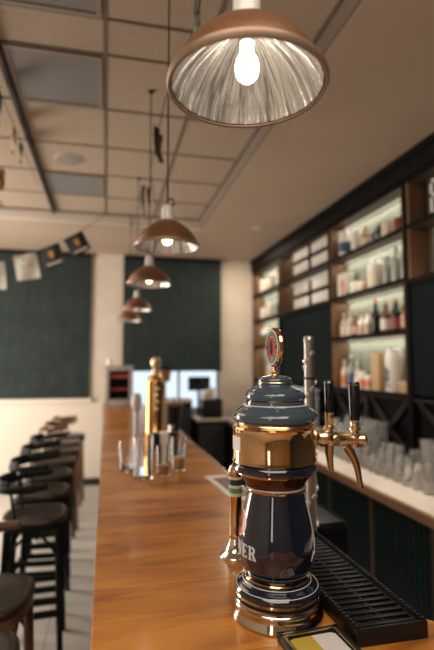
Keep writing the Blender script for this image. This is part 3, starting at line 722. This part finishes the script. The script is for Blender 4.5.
# real LED light under each shelf
def area(name, loc, sx, sy, e, col, rot=(0, 0, 0), shape='RECTANGLE', spread=None):
    l = bpy.data.lights.new(name, 'AREA'); l.shape = shape; l.size = sx; l.size_y = sy; l.energy = e; l.color = col
    if spread: l.spread = spread
    o = bpy.data.objects.new(name, l); C.objects.link(o); o.location = loc; o.rotation_euler = rot; return o
for k, (a, b) in bays.items():
    lv = ZL if k in 'AC' else [2.30, 2.71, 3.06]
    for z in (lv[1:] if k != 'D' else []):
        area('led_light', (SB-.045, (a+b)/2, z-.046), .02, b-a-.08, (.95 if k in 'AC' else .3)*(b-a), (1.0, .90, .74))

# ------------------------------------------------------------------ things on the shelves
def put(name, label, cat, y, z, x=None, group=None): return thing(name, label, cat, (SX+.075 if x is None else x, y, z+.0005), 0, group)
def px_bottle(label, y, z, r, h, body, cap, lab=None, neck=.36, group=None, x=None, name='bottle'):
    t = put(name, label, 'bottle', y, z, x, group)
    hb = h*(1-neck)
    MB().lathe([(0, 0), (r*.95, 0), (r, .004), (r, hb*.88)]+smoothprof([(r, hb*.88), (r*.9, hb), (r*.5, hb+h*neck*.3), (r*.36, hb+h*neck*.5)])+[(r*.34, h*.93), (0, h*.93)], 20).build('body', body, t)
    MB().lathe([(0, h*.90), (r*.42, h*.90), (r*.42, h), (0, h)], 16).build('cap', cap, t)
    if lab: MB().lathe([(r*1.0, hb*.15), (r*1.02, hb*.15), (r*1.02, hb*.72), (r*1.0, hb*.72)], 20, closed=True).build('paper_label', lab, t)
    return t
def jar(label, y, z, r, h, body, lid, lab=None, name='jar', cat='jar', x=None, neck=.9, group=None):
    t = put(name, label, cat, y, z, x, group)
    MB().lathe([(0, 0), (r*.95, 0), (r, .006)]+smoothprof([(r, h*.75), (r*.97, h*.82), (r*neck, h*.88)])+[(0, h*.88)], 24).build('body', body, t)
    MB().lathe([(0, h*.875), (r*neck*1.0, h*.875), (r*neck*1.0, h*.96), (r*neck*.8, h), (0, h)], 24).build('lid', lid, t)
    if lab:
        MB().lathe([(r, h*.15), (r*1.015, h*.15), (r*1.015, h*.55), (r, h*.55)], 24, closed=True).build('paper_label', lab, t)
    return t
def carton(label, y, z, sy, sz, m, band=None, name='carton', cat='box', x=None, sx=.10, lid=None):
    t = put(name, label, cat, y, z, x)
    MB().box((0, 0, sz/2), (sx, sy, sz), .003).build('carton', m, t)
    if band: MB().box((-sx/2-.0008, band[1], band[2]), (.002, band[3], band[4])).build('printed_patch', band[0], t, smooth=False)
    return t
pw = flat((.72, .68, .62), .4); pcream = flat((.66, .56, .44), .5); por = flat((.62, .20, .08), .5); ptan = flat((.42, .27, .15), .5)
pblue = flat((.05, .08, .16), .4); pred = flat((.25, .05, .035), .4); pink = flat((.56, .36, .27), .5); pgreen = flat((.30, .38, .25), .5)
amberb = flat((.16, .07, .03), .15); dkb = flat((.012, .010, .010), .1); greyg = flat((.28, .31, .28), .15); palebottle = flat((.50, .45, .38), .2)
# row 1 (top)
z = ZL[3]
jar('big white and blue barrel mug with red foot on top lit shelf', 4.21, z, .060, .25, pw, porcelain, pblue, 'barrel_mug', 'mug')
MB()
jar('plain white jar second from left on top lit shelf', 3.99, z, .050, .20, pw, porcelain)
px_bottle('squat tan bottle on top lit shelf beside the white jar', 3.83, z, .042, .20, ptan, pcream, pcream, .4)
t = put('figurine', 'black and white animal figurine on top lit shelf', 'figurine', 3.66, z)
MB().tube([(0, .05, .06), (0, .02, .075), (0, -.02, .08), (0, -.05, .10), (0, -.062, .135), (0, -.075, .145)], [.022, .032, .034, .028, .02, .014], 12).build('body', flat((.03, .03, .03), .3), t)
for yy in (.04, -.035):
    for xx in (-.018, .018): MB().tube([(xx, yy, 0), (xx, yy, .065)], .009, 8).build('leg', pw, t)
carton('pale cream box right of the figurine on top lit shelf', 3.50, z, .09, .15, pcream, None, sx=.05)
jar('small dark red jar with white lid at right end of top lit shelf', 3.33, z, .042, .135, pred, porcelain)
# row 2
z = ZL[2]
carton('white carton with orange patch at left end of second lit shelf', 4.22, z, .15, .225, pw, (por, -.035, .085, .06, .13))
jar('low white pot with green top on second lit shelf', 4.03, z, .05, .12, pw, pgreen)
jar('low pale pot beside the green topped one on second lit shelf', 3.915, z, .045, .10, pcream, pw)
jar('tiny brown pot in front of the large white jar on second lit shelf', 3.81, z, .026, .06, ptan, ptan, x=SX+.04)
jar('large plump white jar in the middle of second lit shelf', 3.69, z, .075, .255, pw, porcelain, pcream, neck=.7, x=SX+.085)
px_bottle('grey green bottle right of the large white jar on second lit shelf', 3.50, z, .042, .24, greyg, greyg, None, .3)
px_bottle('taller pale grey bottle near right end of second lit shelf', 3.38, z, .042, .29, flat((.40, .42, .38), .15), greyg, None, .35)
px_bottle('clear looking grey bottle at the right end of second lit shelf', 3.265, z, .036, .27, flat((.36, .39, .35), .15), pw, None, .35)
# row 3
z = ZL[1]
for i, (y, r, h, bm, cm, lm, lab) in enumerate((
    (4.265, .034, .235, palebottle, pcream, pcream, 'slim bottle with tan label at left end of third lit shelf'),
    (4.155, .036, .25, palebottle, pcream, pcream, 'second bottle from left on third lit shelf, tan label'),
    (4.045, .036, .215, amberb, pcream, pink, 'third bottle from left on third lit shelf, amber glass and pink label'),
    (3.935, .036, .205, pw, pink, pink, 'bottle with white shoulders and pink label on third lit shelf'),
    (3.825, .038, .215, pw, por, pink, 'bottle with orange cap and pink label left of the black bottle'),
    (3.70, .042, .29, dkb, por, None, 'black bottle with orange cap standing in middle of third lit shelf'),
    (3.545, .045, .265, amberb, pcream, pw, 'brown bottle with broad white label right of the black bottle'),
    (3.405, .042, .26, dkb, por, pred, 'dark bottle with orange cap and red label on third lit shelf'),
    (3.265, .044, .29, amberb, ptan, pink, 'tall amber bottle at right end of third lit shelf'))):
    px_bottle(lab, y, z, r, h, bm, cm, lm, .42, 'bottles on the third lit shelf')
# row 4
z = ZL[0]
for y, r, h, bm, cm, lm, lab in (
    (4.27, .034, .26, pcream, pw, por, 'slim pale bottle at left end of bottom lit shelf'),
    (4.14, .042, .31, greyg, pw, pblue, 'tall grey bottle with white cap and blue label on bottom lit shelf'),
    (4.02, .034, .24, palebottle, pw, pw, 'pale bottle third from left on bottom lit shelf')):
    px_bottle(lab, y, z, r, h, bm, cm, lm, .4, 'bottles on the bottom lit shelf')
jar('white jar with orange label on bottom lit shelf', 3.90, z, .045, .155, pw, pw, por, x=SX+.052)
jar('small jar with dark lid and orange label left of the wooden box', 3.785, z, .04, .15, pw, flat((.05, .05, .05), .4), por, x=SX+.05)
px_bottle('pale bottle with pink cap behind the small jars on bottom lit shelf', 3.85, z, .03, .27, palebottle, pink, None, .4, x=SX+.125)
carton('tall plain light wood box on bottom lit shelf', 3.655, z, .115, .315, flat((.50, .33, .17), .5), None, 'wooden_box', 'box')
t = jar('tall white canister with a black emblem on bottom lit shelf', 3.455, z, .072, .35, pw, porcelain, None, 'canister', 'canister', neck=.86, x=SX+.08)
m = MB()
def cyl_patch(y0, y1, z0, z1, r=.0725):
    q = bmesh.new(); n = 5; A = [q.verts.new((-r*cos(math.asin(y0/r+(y1-y0)/r*k/n)), y0+(y1-y0)*k/n, z0)) for k in range(n+1)]
    B = [q.verts.new((v.co.x, v.co.y, z1)) for v in A]
    for k in range(n): q.faces.new((A[k], A[k+1], B[k+1], B[k]))
    m._add(q)
for y0, y1, z0, z1 in ((-.012, .012, .06, .20), (-.03, -.02, .09, .17), (.02, .03, .09, .17), (-.03, .03, .09, .105), (-.02, .02, .16, .175), (-.04, .04, .045, .055)): cyl_patch(y0, y1, z0, z1)
m.build('emblem', flat((.04, .05, .04), .5), t, smooth=False)
carton('low tan box at right end of bottom lit shelf', 3.27, z, .14, .09, ptan, None)
# bay B: white cartons stacked between dark trays
for (zb, rows) in ((2.71, 2), (2.30, 2)):
    for ri in range(rows):
        for ci, y in enumerate((5.22, 4.70)):
            z0 = zb+ri*.158
            nm = {0: 'lower', 1: 'upper'}[ri]; wh = {2.71: 'top shelf', 2.30: 'lower shelf'}[zb]; cl = ('far', 'near')[ci]
            t = thing('wine_crate', '%s white fronted dark crate in the %s row on the %s' % (cl, nm, wh), 'crate', (SX+.085, y, z0+.001), 0, 'white fronted crates')
            mm = MB(); mm.b2(-.055, .055, -.245, .245, 0, .030, .003); mm.b2(-.055, .055, -.245, -.228, .030, .152, .003); mm.b2(-.055, .055, .228, .245, .030, .152, .003)
            mm.build('crate', shelfdark, t)
            for q in range(3):
                MB().box((-.005, -.148+.148*q, .031+.055), (.09, .135, .11), .004).build('white_box', flat((.55, .52, .47), .5), t)
# bay A items
for (zb, its) in ((2.71, ((6.72, .05, .20), (6.5, .045, .16), (6.28, .05, .22), (6.05, .045, .18))), (2.32, ((6.7, .05, .17), (6.45, .05, .21), (6.15, .05, .19)))):
    for q, (y, r, h) in enumerate(its):
        jar('pale jar %s on the %s lit shelf of the farthest bay' % (('farthest back', 'second from the far end', 'third from the far end', 'nearest')[q], 'top' if zb > 2.5 else 'second'), y, zb, r, h, (pw, pcream, greyg, pw)[q], porcelain, None, group='pale jars in the farthest bay')
t = put('banker_lamp', 'small lamp with a white dome and green collar in the farthest bay', 'lamp', 6.60, 1.93, SX+.075)
MB().lathe([(0, 0), (.055, 0), (.055, .012), (.012, .022), (.012, .12), (0, .12)], 20).build('stand', flat((.3, .14, .06), .4), t)
MB().lathe([(0, .12), (.075, .12), (.078, .16), (0, .16)], 24).build('collar', flat((.10, .22, .09), .4), t)
MB().lathe([(0, .16), (.085, .16)]+smoothprof([(.085, .17), (.075, .215), (.05, .245), (.02, .256)])+[(0, .257)], 24).build('dome', porcelain, t)
px_bottle('brown bottle beside the domed lamp in the farthest bay', 6.25, 1.93, .045, .26, amberb, pcream, pcream, .4)
px_bottle('pale bottle at near end of the farthest bay beside the domed lamp shelf', 6.03, 1.93, .045, .28, palebottle, pw, None, .4)
jar('cream jar on the bottom shelf of the farthest bay', 6.4, 1.45, .06, .22, pcream, porcelain)
# bay D: framed letter sign and white pot
t = put('framed_sign', 'dark framed sign with a large white letter on the near top shelf', 'sign', 2.82, 2.71, SX+.06)
MB().box((0, 0, .15), (.02, .24, .30), .003).build('board', flat((.03, .028, .026), .4), t)
m = MB()
def seg(y0, z0, y1, z1, wd=.026):
    L = sqrt((y1-y0)**2+(z1-z0)**2); a = atan2(z1-z0, y1-y0); m.box((-.0115, (y0+y1)/2, (z0+z1)/2), (.003, L, wd), 0, Matrix.Rotation(a, 3, 'X'))
# reads R from the room: far end (+Y) is on the left
seg(.075, .035, .075, .265); seg(.088, .255, -.03, .255); seg(.088, .150, -.03, .150); seg(-.045, .245, -.065, .215); seg(-.065, .225, -.065, .185); seg(-.065, .19, -.04, .155); seg(.01, .145, -.075, .035)
m.build('letter', flat((.72, .70, .66), .5), t, smooth=False)
jar('white pot on the second shelf below the letter sign', 2.80, 2.30, .06, .2, pw, porcelain)
carton('dark book box lying behind the letter sign', 2.30, 2.71, .2, .22, flat((.06, .05, .045), .5), None, 'book_box')

# ------------------------------------------------------------------ glasses crowding the back counter
def proto_glass(name, r0, r1, h, m):
    me = MB().lathe([(0, 0), (r0-.002, 0), (r0, .003), (r1, h-.002), (r1-.0015, h), (r1-.003, h-.002), (r0-.003, .016), (r0-.007, .012), (0, .012)], 20).build(name, m)
    return me
pg = [proto_glass('drinking_glass', .036, .043, .145, cglass), proto_glass('drinking_glass', .037, .044, .175, cglass), proto_glass('drinking_glass', .034, .041, .12, cglass)]
used = [False]*3
def counter_glass(x, y, z, k, label, grp):
    o = pg[k] if not used[k] else pg[k].copy()
    if used[k]: C.objects.link(o)
    used[k] = True
    o.location = (x, y, z); o.rotation_euler = (0, 0, random.random()*6); tag(o, label, 'glass', grp)
rnd = random.Random(3)
for i in range(22):
    for j in range(3):
        y = 2.05+i*.105+rnd.uniform(-.005, .005)+(.05 if j % 2 else 0); x = 1.90+j*.105+rnd.uniform(-.005, .005)
        if y > 4.3: continue
        k = 1 if 3.3 < y < 4.1 and j > 1 else rnd.choice((0, 0, 1, 2))
        front = j == 0
        counter_glass(x, y, CZ+.0005, k, 'clear empty tumbler in the front row of the crowd on the back counter' if front else 'clear empty tumbler among the crowd of glasses on the back counter', 'glasses in front row on back counter' if front else 'glasses on back counter')
        if j >= 1 and (3.35 < y < 4.0 or y < 2.8):
            counter_glass(x, y, CZ+.0015+(.145, .175, .12)[k], 0 if k != 2 else 2, 'clear tumbler stacked on top of another glass on the back counter', 'stacked glasses on back counter')

# clutter at the far end of the back counter
wc = thing('window_cabinet', 'dark cabinet with a pale slab top standing under the far window', 'cabinet', (.89, 6.70, 0))
MB().b2(-.26, .26, -.20, .24, 0, 1.14).build('carcass', darkm, wc, smooth=False)
MB().b2(-.27, .27, -.21, .25, 1.14, 1.185, .004).build('top', flat((.56, .47, .37), .4), wc)
for s_ in (-1, 1): MB().b2(s_*.13-.12, s_*.13+.12, -.212, -.20, .06, 1.08, .004).build('door', flat((.02, .018, .016), .4), wc)
sc_ = thing('side_cabinet', 'low dark cabinet with a cream top under the black crate at the far end', 'cabinet', (1.38, 6.58, 0))
MB().b2(-.19, .19, -.28, .32, 0, .91).build('carcass', darkm, sc_, smooth=False)
MB().b2(-.20, .20, -.29, .33, .91, .945, .004).build('top', flat((.66, .55, .42), .4), sc_)
MB().b2(-.17, .17, -.292, -.28, .06, .86, .004).build('door', flat((.02, .018, .016), .4), sc_)
t = thing('bottle_crate', 'black square crate holding pale cloths at far end under the blind', 'crate', (1.40, 6.44, .946))
m = MB(); q = .13
for s_ in (-1, 1): m.b2(s_*q-(.012 if s_ > 0 else 0), s_*q+(0 if s_ > 0 else .012), -q, q, 0, .25, .003); m.b2(-q+.012, q-.012, s_*q-(.012 if s_ > 0 else 0), s_*q+(0 if s_ > 0 else .012), 0, .25, .003)
m.b2(-q, q, -q, q, 0, .012); m.build('crate', blackpl, t)
ck = thing('folded_cloths', 'pale folded cloths heaped in the black crate', 'cloth', (1.36, 6.44, .960))
for k in range(3): MB().box((-.055+.055*k, .01*(k % 2), .165+.015*k), (.048, .2, .33+.03*k), .02).build('cloth', flat((.62, .54, .44), .8), ck)
mo = thing('till_screen', 'black rectangular screen against the bright far window', 'screen', (1.30, 6.80, .946))
MB().b2(-.08, .08, -.06, .06, 0, .015, .003).build('foot', darkm, mo); MB().b2(-.02, .02, -.015, .015, .015, .36, .003).build('neck', darkm, mo)
MB().box((0, -.02, .44), (.32, .03, .20), .006).build('panel', blackgloss, mo)
bx = thing('blue_grey_box', 'low pale blue grey box on the back counter behind the silver pole', 'container', (2.0, 5.2, CZ+.001))  # plain box giving a blue grey band behind the pole
MB().box((0, 0, .241), (.22, 1.30, .48), .02).build('body', mat('blue_grey_body', (.38, .48, .58), .35, .2), bx)
MB().box((0, 0, .497), (.24, 1.32, .03), .01).build('lid', mat('blue_grey_lid', (.42, .52, .62), .3, .2), bx)

# ------------------------------------------------------------------ bar stools
def make_stool(seat_mat, leg_mat, rail_mat):
    """guest faces +X towards the bar"""
    root = thing('bar_stool', 'x', 'bar stool')
    SH = .775; w = .185
    def sq(r, n=48, e=3.2):
        out = []
        for k in range(n):
            a = 2*pi*k/n; c, s_ = cos(a), sin(a); d = (abs(c)**e+abs(s_)**e)**(-1/e); out.append((r*c*d, r*s_*d))
        return out
    def slab(levels):
        t_ = bmesh.new(); rs = []
        for r, z in levels: rs.append([t_.verts.new((x, y, z)) for x, y in sq(r)])
        for a, b in zip(rs, rs[1:]):
            for k in range(len(a)): t_.faces.new((a[k], a[(k+1) % len(a)], b[(k+1) % len(a)], b[k]))
        t_.faces.new(rs[0][::-1]); t_.faces.new(rs[-1]); bmesh.ops.recalc_face_normals(t_, faces=t_.faces); return t_
    m = MB(); m._add(slab([(w-.02, SH-.022), (w-.004, SH-.020), (w, SH-.010), (w-.004, SH+.004), (w-.016, SH+.012), (w-.035, SH+.014), (w-.06, SH+.012), (w-.10, SH+.008), (.02, SH+.006)])); m.build('seat', seat_mat, root, ang=60)
    m = MB(); m._add(slab([(w-.012, SH-.055), (w-.006, SH-.052), (w-.006, SH-.024), (w-.012, SH-.0215)])); m.build('seat_frame', rail_mat, root, ang=60)
    for sx in (-1, 1):
        for sy in (-1, 1):
            m = MB(); m.tube([(sx*.138, sy*.138, SH-.05), (sx*.150, sy*.150, SH*.5), (sx*.168, sy*.168, 0)], [.021, .0195, .017], 10); m.build('leg', leg_mat, root)
    for z, r in ((.26, .159), (.33, .156)):
        for a in range(4):
            if z > .3 and a % 2: continue
            m = MB(); Rm = Matrix.Rotation(a*pi/2, 3, 'Z'); m.box(Rm @ Vector((0, r, z)), (2*r-.02, .024, .036), .004, Rm); m.build('footrest_rung', leg_mat, root)
    for a in range(4):
        Rm = Matrix.Rotation(a*pi/2, 3, 'Z')
        pts = [Rm @ Vector((-.135+.27*k/12, .142, SH-.20+.13*sin(pi*k/12))) for k in range(13)]
        MB().tube(pts, .0085, 8).build('bent_brace', leg_mat, root)
    # bent back rail wraps round the rear of the seat, open to the front
    pts = []
    for k in range(25):
        a = pi/2+pi*k/24; pts.append((.215*cos(a)-.0, .205*sin(a), SH+.195-.02*(-cos(a))))
    pts = [(.08, .198, SH+.205)]+pts+[(.08, -.198, SH+.205)]
    m = MB(); m.tube(pts, [.012]+[.015]*25+[.012], 12, 1.5); m.build('back_rail', rail_mat, root)
    pk = [(.212*cos(pi*.72+pi*.56*k/16), .202*sin(pi*.72+pi*.56*k/16), SH+.20) for k in range(17)]
    m = MB(); m.tube(pk, [.010]*17, 12, 3.0); m.build('backrest', rail_mat, root)
    for a in (125, 235):
        a = radians(a); m = MB(); m.tube([(.16*cos(a), .16*sin(a), SH-.02), (.195*cos(a), .19*sin(a), SH+.10), (.214*cos(a), .204*sin(a), SH+.205)], .0085, 8); m.build('back_spindle', leg_mat, root)
    return root
black_stool = make_stool(seatm, stoolblack, stoolblack)
brown_stool = make_stool(seatm, bentbrown, bentbrown)
spots = [
 (brown_stool, -0.432, 1.655, 4, 'brown bar stool nearest the camera, only its seat corner in frame'),
 (brown_stool, -0.452, 2.10, -5, 'second nearest bar stool with brown bent wood frame under the seat'),
 (black_stool, -0.702, 2.66, 3, 'black bar stool pushed back behind the second nearest stool'),
 (black_stool, -0.397, 3.14, 2, 'black legged bar stool whose whole seat and long legs show beside the bar'),
 (black_stool, -0.427, 3.70, -4, 'black bar stool directly behind the long legged one beside the bar'),
 (black_stool, -0.442, 4.25, 5, 'black bar stool in the middle of the row, third seat behind the brown ones'),
 (black_stool, -0.452, 4.80, -3, 'black bar stool standing just before the far brown stools'),
 (brown_stool, -0.442, 5.32, 6, 'brown bar stool third from the far end of the row'),
 (brown_stool, -0.452, 5.85, -6, 'brown bar stool second from the far end of the row'),
 (brown_stool, -0.422, 6.38, 4, 'farthest brown bar stool by the pale wall panelling')]
first = {}
for src, x, y, a, lab in spots:
    o = src if src not in first else copy_tree(src)
    first[src] = True
    o.location = (x, y, 0); o.rotation_euler.z = radians(a); tag(o, lab, 'bar stool', 'bar stools along the bar')

# ------------------------------------------------------------------ pendant lamps
LZ = 2.2
bulb_dim = emis('dim_lit_bulb', (1.0, .84, .62), 5.)
bulb_on = emis('lit_bulb', (1.0, .88, .72), 12.)
def make_pendant():
    root = thing('pendant_lamp', 'x', 'pendant lamp')
    R_ = .145
    out = smoothprof([(R_, 0), (.1380, .019), (.1275, .040), (.1095, .065), (.084, .089), (.055, .109), (.032, .121)])
    inn = [(max(.02, r-.0025), z-.002) for r, z in out[::-1]]
    m = MB(); m.lathe(out+[(.030, .120)], 64); 
    # open shell: outer skin only, thin solidify
    b = m.b; bmesh.ops.delete(b, geom=[f for f in b.faces if len(f.verts) > 4], context='FACES')
    shd = m.build('shade', copper, root); sl = shd.modifiers.new('s', 'SOLIDIFY'); sl.thickness = .002; sl.offset = -1
    m = MB(); prof = []
    for q, (r, z) in enumerate(out):
        a_, b_ = out[max(q-1, 0)], out[min(q+1, len(out)-1)]; d_ = Vector((b_[0]-a_[0], b_[1]-a_[1])).normalized()
        prof.append((max(.016, r-d_.y*.0055), z+d_.x*.0055+(.003 if q == 0 else 0)))
    prof.append((.0145, prof[-1][1]))
    t_ = bmesh.new(); seg = 48; rings = []
    for q, (r, z) in enumerate(prof):
        rings.append([t_.verts.new(((r-(.0016 if i % 2 else 0))*cos(2*pi*i/seg), (r-(.0016 if i % 2 else 0))*sin(2*pi*i/seg), z)) for i in range(seg)])
    for a, b2 in zip(rings, rings[1:]):
        for i in range(seg): t_.faces.new((a[i], b2[i], b2[(i+1) % seg], a[(i+1) % seg]))
    m._add(t_); part_label(m.build('reflector', silverin, root, smooth=False), 'streaked silvery reflector inside the shade')
    MB().lathe([(R_-.0045, -.004), (R_+.001, -.005), (R_+.004, .001), (R_+.003, .009), (R_-.003, .008)], 64, closed=True).build('rim', mat('copper_rim', (.34, .225, .15), .42, .4), root)
    MB().lathe([(0, .117), (.034, .117), (.034, .124), (.026, .128), (.026, .168), (.022, .186), (.012, .194), (0, .195)], 28).build('socket', porcelain, root)
    MB().lathe([(0, .085), (.013, .085), (.015, .121), (0, .121)], 20).build('bulb_cap', steel, root)
    return root
pend = make_pendant()
lamps = [(.245, .815, LZ-.012, 'nearest pendant lamp, lit, hanging large at the top of the photo', ZT),
         (.259, 2.12, LZ, 'second pendant lamp from the camera, copper brown with a lit bulb', ZT),
         (.268, 3.17, LZ, 'third pendant lamp from the camera, hanging before the right blind', ZT),
         (.285, 4.75, LZ, 'fourth pendant lamp from the camera, small copper dome', ZT),
         (.275, 6.0, LZ, 'farthest pendant lamp, lowest in the photo behind the fourth', ZT if 6.0*.9 < 5.4 else ZS)]
protos = kids(pend)
for i, (x, y, z, lab, top) in enumerate(lamps):
    o = pend if i == 0 else copy_tree(pend)
    x *= .9; y *= .9; z = 1.68+(z-1.68)*.9; o.scale = (.9, .9, .9)
    o.location = (x, y, z); tag(o, lab, 'pendant lamp', 'pendant lamps over the bar')
    # bulb, cord with loop and ceiling cap, each lamp its own lengths
    bz = .040 if i == 0 else .066
    q = .85 if i == 0 else .5
    MB().lathe([(0, bz-.037*q)]+smoothprof([(.012*q, bz-.034*q), (.023*q, bz-.022*q), (.026*q, bz-.002), (.022*q, bz+.016*q), (.015*q, bz+.030*q), (.012, .085)])+[(0, .0855)], 28).build('bulb', bulb_on if i == 0 else bulb_dim, o)
    H = (top-z)/.9
    c = [(0, 0, .207), (.004, 0, .225), (.018, 0, .235), (.024, 0, .225), (.016, 0, .215)]
    m = MB(); m.tube([(0, 0, .190), (0, 0, H-.01)], .0038, 8); m.tube([(0, 0, .218), (.012, 0, .226), (.026, 0, .218), (.030, 0, .201), (.020, 0, .192)], .004, 8); m.build('cord', flat((.02, .018, .016), .6), o)
    MB().lathe([(0, H-.012), (.020, H-.012), (.022, H-.002), (0, H-.001)], 20).build('ceiling_cap', flat((.04, .03, .025), .5), o)

# ------------------------------------------------------------------ bunting
def bunting(label, pts, flags, r=.003):
    t = thing('bunting', label, 'bunting', pts[0])
    o0 = Vector(pts[0])
    MB().tube([Vector(p)-o0 for p in pts], r, 6).build('cord', flat((.05, .04, .035), .7), t)
    for (p, wdt, h, rz, tilt, m, kind) in flags:
        f = MB(); n = 8; q = bmesh.new(); th = .002
        G = [[[q.verts.new((wdt*(i/n-.5), .012*sin(i/n*pi*2+j)+(th if k else 0), -h*j/4)) for i in range(n+1)] for j in range(5)] for k in (0, 1)]
        for k in (0, 1):
            for j in range(4):
                for i in range(n): q.faces.new((G[k][j][i], G[k][j][i+1], G[k][j+1][i+1], G[k][j+1][i]))
        bmesh.ops.recalc_face_normals(q, faces=q.faces)
        f._add(q)
        o = f.build('flag', m, t); o.location = Vector(p)-o0; o.rotation_euler = (0, tilt, rz)
        if kind == 'harp':
            e = MB(); e.prism([(-.028, .03), (.0, .045), (.030, .035), (.026, -.005), (.014, -.035), (-.004, -.045), (-.022, -.02)], .003, Matrix.Translation((0, -.016, -h*.45)) @ Matrix.Rotation(pi/2, 4, 'X')); e.build('emblem', mat('flag_gold', (.50, .27, .10), .6), o, smooth=False)
            e = MB(); e.box((0, -.016, -h*.86), (wdt*.68, .003, .022)); e.build('white_line', mat('flag_white', (.6, .58, .55), .6), o, smooth=False)
        if kind == 'map':
            for dx, dz, s_, cc in ((-.02, -.05, .05, (.30, .38, .28)), (.03, -.10, .045, (.52, .25, .16)), (-.03, -.13, .04, (.26, .36, .30)), (.04, -.04, .03, (.55, .30, .20))):
                e = MB(); e.prism(oval(0, 0, s_*.5, s_*.4, 12), .003, Matrix.Translation((dx, -.016, dz)) @ Matrix.Rotation(pi/2, 4, 'X')); e.build('print', flat(cc, .6), o, smooth=False)
    return t
fw = mat('flag_cream', (.50, .48, .43), .7); fk = mat('flag_black', (.018, .017, .018), .6)
YBn = 5.36
bunting('bunting string of black and white printed flags sagging before the left blind',
        [(-1.9, YBn, 2.50), (-1.5, YBn, 2.57), (-1.13, YBn, 2.735), (-.98, YBn, 2.78), (-.745, YBn, 2.87), (-.51, YBn, 2.99), (-.26, YBn, 3.14), (-.04, YBn, 3.33)],
        [((-1.17, YBn, 2.73), .22, .29, 0, radians(-6), fw, 'map'), ((-.865, YBn, 2.83), .235, .27, 0, radians(-12), fw, 'map'),
         ((-.63, YBn, 2.93), .235, .225, 0, radians(-22), fk, 'harp'), ((-.375, YBn, 3.07), .225, .215, 0, radians(-28), fk, 'harp')])
bunting('bunting of thin edge-on flags hanging along the dark ceiling rail',
        [(-.645, 1.5, 3.31), (-.64, 3.0, 3.28), (-.64, 3.6, 3.30), (-.64, 4.6, 3.32)],
        [((-.64, 2.95, 3.28), .16, .17, radians(104), 0, flat((.16, .14, .13), .7), ''), ((-.64, 3.40, 3.29), .15, .17, radians(104), 0, flat((.38, .20, .09), .7), ''), ((-.64, 3.68, 3.30), .14, .13, radians(97), 0, flat((.22, .18, .15), .7), '')])
bunting('short bunting piece with an orange and black flag at left edge under the ceiling',
        [(-1.0, 3.2, 3.00), (-.75, 3.2, 2.915), (-.60, 3.2, 2.93)],
        [((-.73, 3.2, 2.91), .16, .14, 0, 0, varied('orange_black_print', [(.45, (.04, .03, .02)), (.55, (.55, .25, .05))], (26, 26, 26), .7), '')])
bunting('bunting cord with small dark flags draped along the pendant lamps',
        [(.30, 1.3, 3.20), (.303, 1.6, 2.95), (.313, 1.9, 3.0), (.275, 2.4, 3.05), (.269, 3.2, 2.98), (.38, 3.9, 2.99), (.40, 4.4, 3.2)],
        [((.305, 1.65, 3.02), .05, .14, radians(80), 0, varied('greenish_print', [(.4, (.18, .24, .18)), (.6, (.45, .44, .36))], (40, 40, 40), .7), ''),
         ((.272, 2.75, 3.07), .12, .16, radians(75), 0, fk, ''), ((.285, 2.75, 3.03), .10, .16, radians(60), 0, flat((.16, .08, .045), .7), ''), ((.29, 3.5, 2.98), .05, .12, radians(75), 0, fk, ''), ((.23, 3.25, 2.90), .06, .2, radians(70), 0, flat((.35, .34, .33), .7), '')], .0035)

# ------------------------------------------------------------------ light
world = bpy.data.worlds.new('World'); S.world = world; world.use_nodes = True
bgn = world.node_tree.nodes['Background']; bgn.inputs['Color'].default_value = (.80, .90, 1.0, 1); bgn.inputs['Strength'].default_value = 1.05
# soft room light: one assumed left window, and added fill lamps
area('front_fill', (-.3, -.7, ZT-.05), 2.6, 2.0, 66, (1.0, .88, .74))  # overhead fill added behind the view, no fixture there
area('front_wall_fill', (-2.2, YF+.08, 1.9), .5, 1.6, 9, (1.0, .92, .82), (pi/2, 0, 0))  # added fill lamp at the front wall, which has no window
area('assumed_window_light', (XL+.05, 5.2, 1.65), 2.6, 1.7, 150, (1.0, .92, .83), (0, -pi/2, 0))  # window assumed on the left for this light, the wall itself is closed
area('room_fill', (-1.6, 3.8, ZT-.05), 1.6, 2.6, 20, (1.0, .86, .68))  # added fill on the left, the ceiling has no lamp here
area('wall_fill', (1.75, 6.2, ZS-.02), .4, .4, 11, (1.0, .82, .64))  # added lamp without fixture, brightens the far right wall
for y_ in (1.6, 2.7, 3.8, 4.9):
    area('counter_fill', (1.80, y_, ZS-.012), .12, .12, 4.6, (1.0, .88, .72), spread=radians(75))  # added lamps without fixtures, brighten the counter top and glasses

# ------------------------------------------------------------------ camera
cam = bpy.data.cameras.new('camera'); co = bpy.data.objects.new('camera', cam); C.objects.link(co)
cam.sensor_fit = 'VERTICAL'; cam.sensor_height = 36; cam.lens = 36*480/650
cam.clip_start = .05
ps, ph = radians(12.9815), radians(4.5265)
fw_ = Vector((sin(ps)*cos(ph), cos(ps)*cos(ph), sin(ph)))
co.location = (0, 0, 1.68); co.rotation_euler = fw_.to_track_quat('-Z', 'Y').to_euler()
cam.dof.use_dof = True; cam.dof.focus_distance = 1.03; cam.dof.aperture_fstop = 1.9
cam.dof.aperture_blades = 9
S.camera = co
S.view_settings.view_transform = 'Standard'; S.view_settings.look = 'None'; S.view_settings.gamma = 1; S.view_settings.use_curve_mapping = False
S.view_settings.exposure = 0.25
S.cycles.transparent_max_bounces = 24; S.cycles.max_bounces = 14; S.cycles.transmission_bounces = 14
S.cycles.sample_clamp_indirect = 6
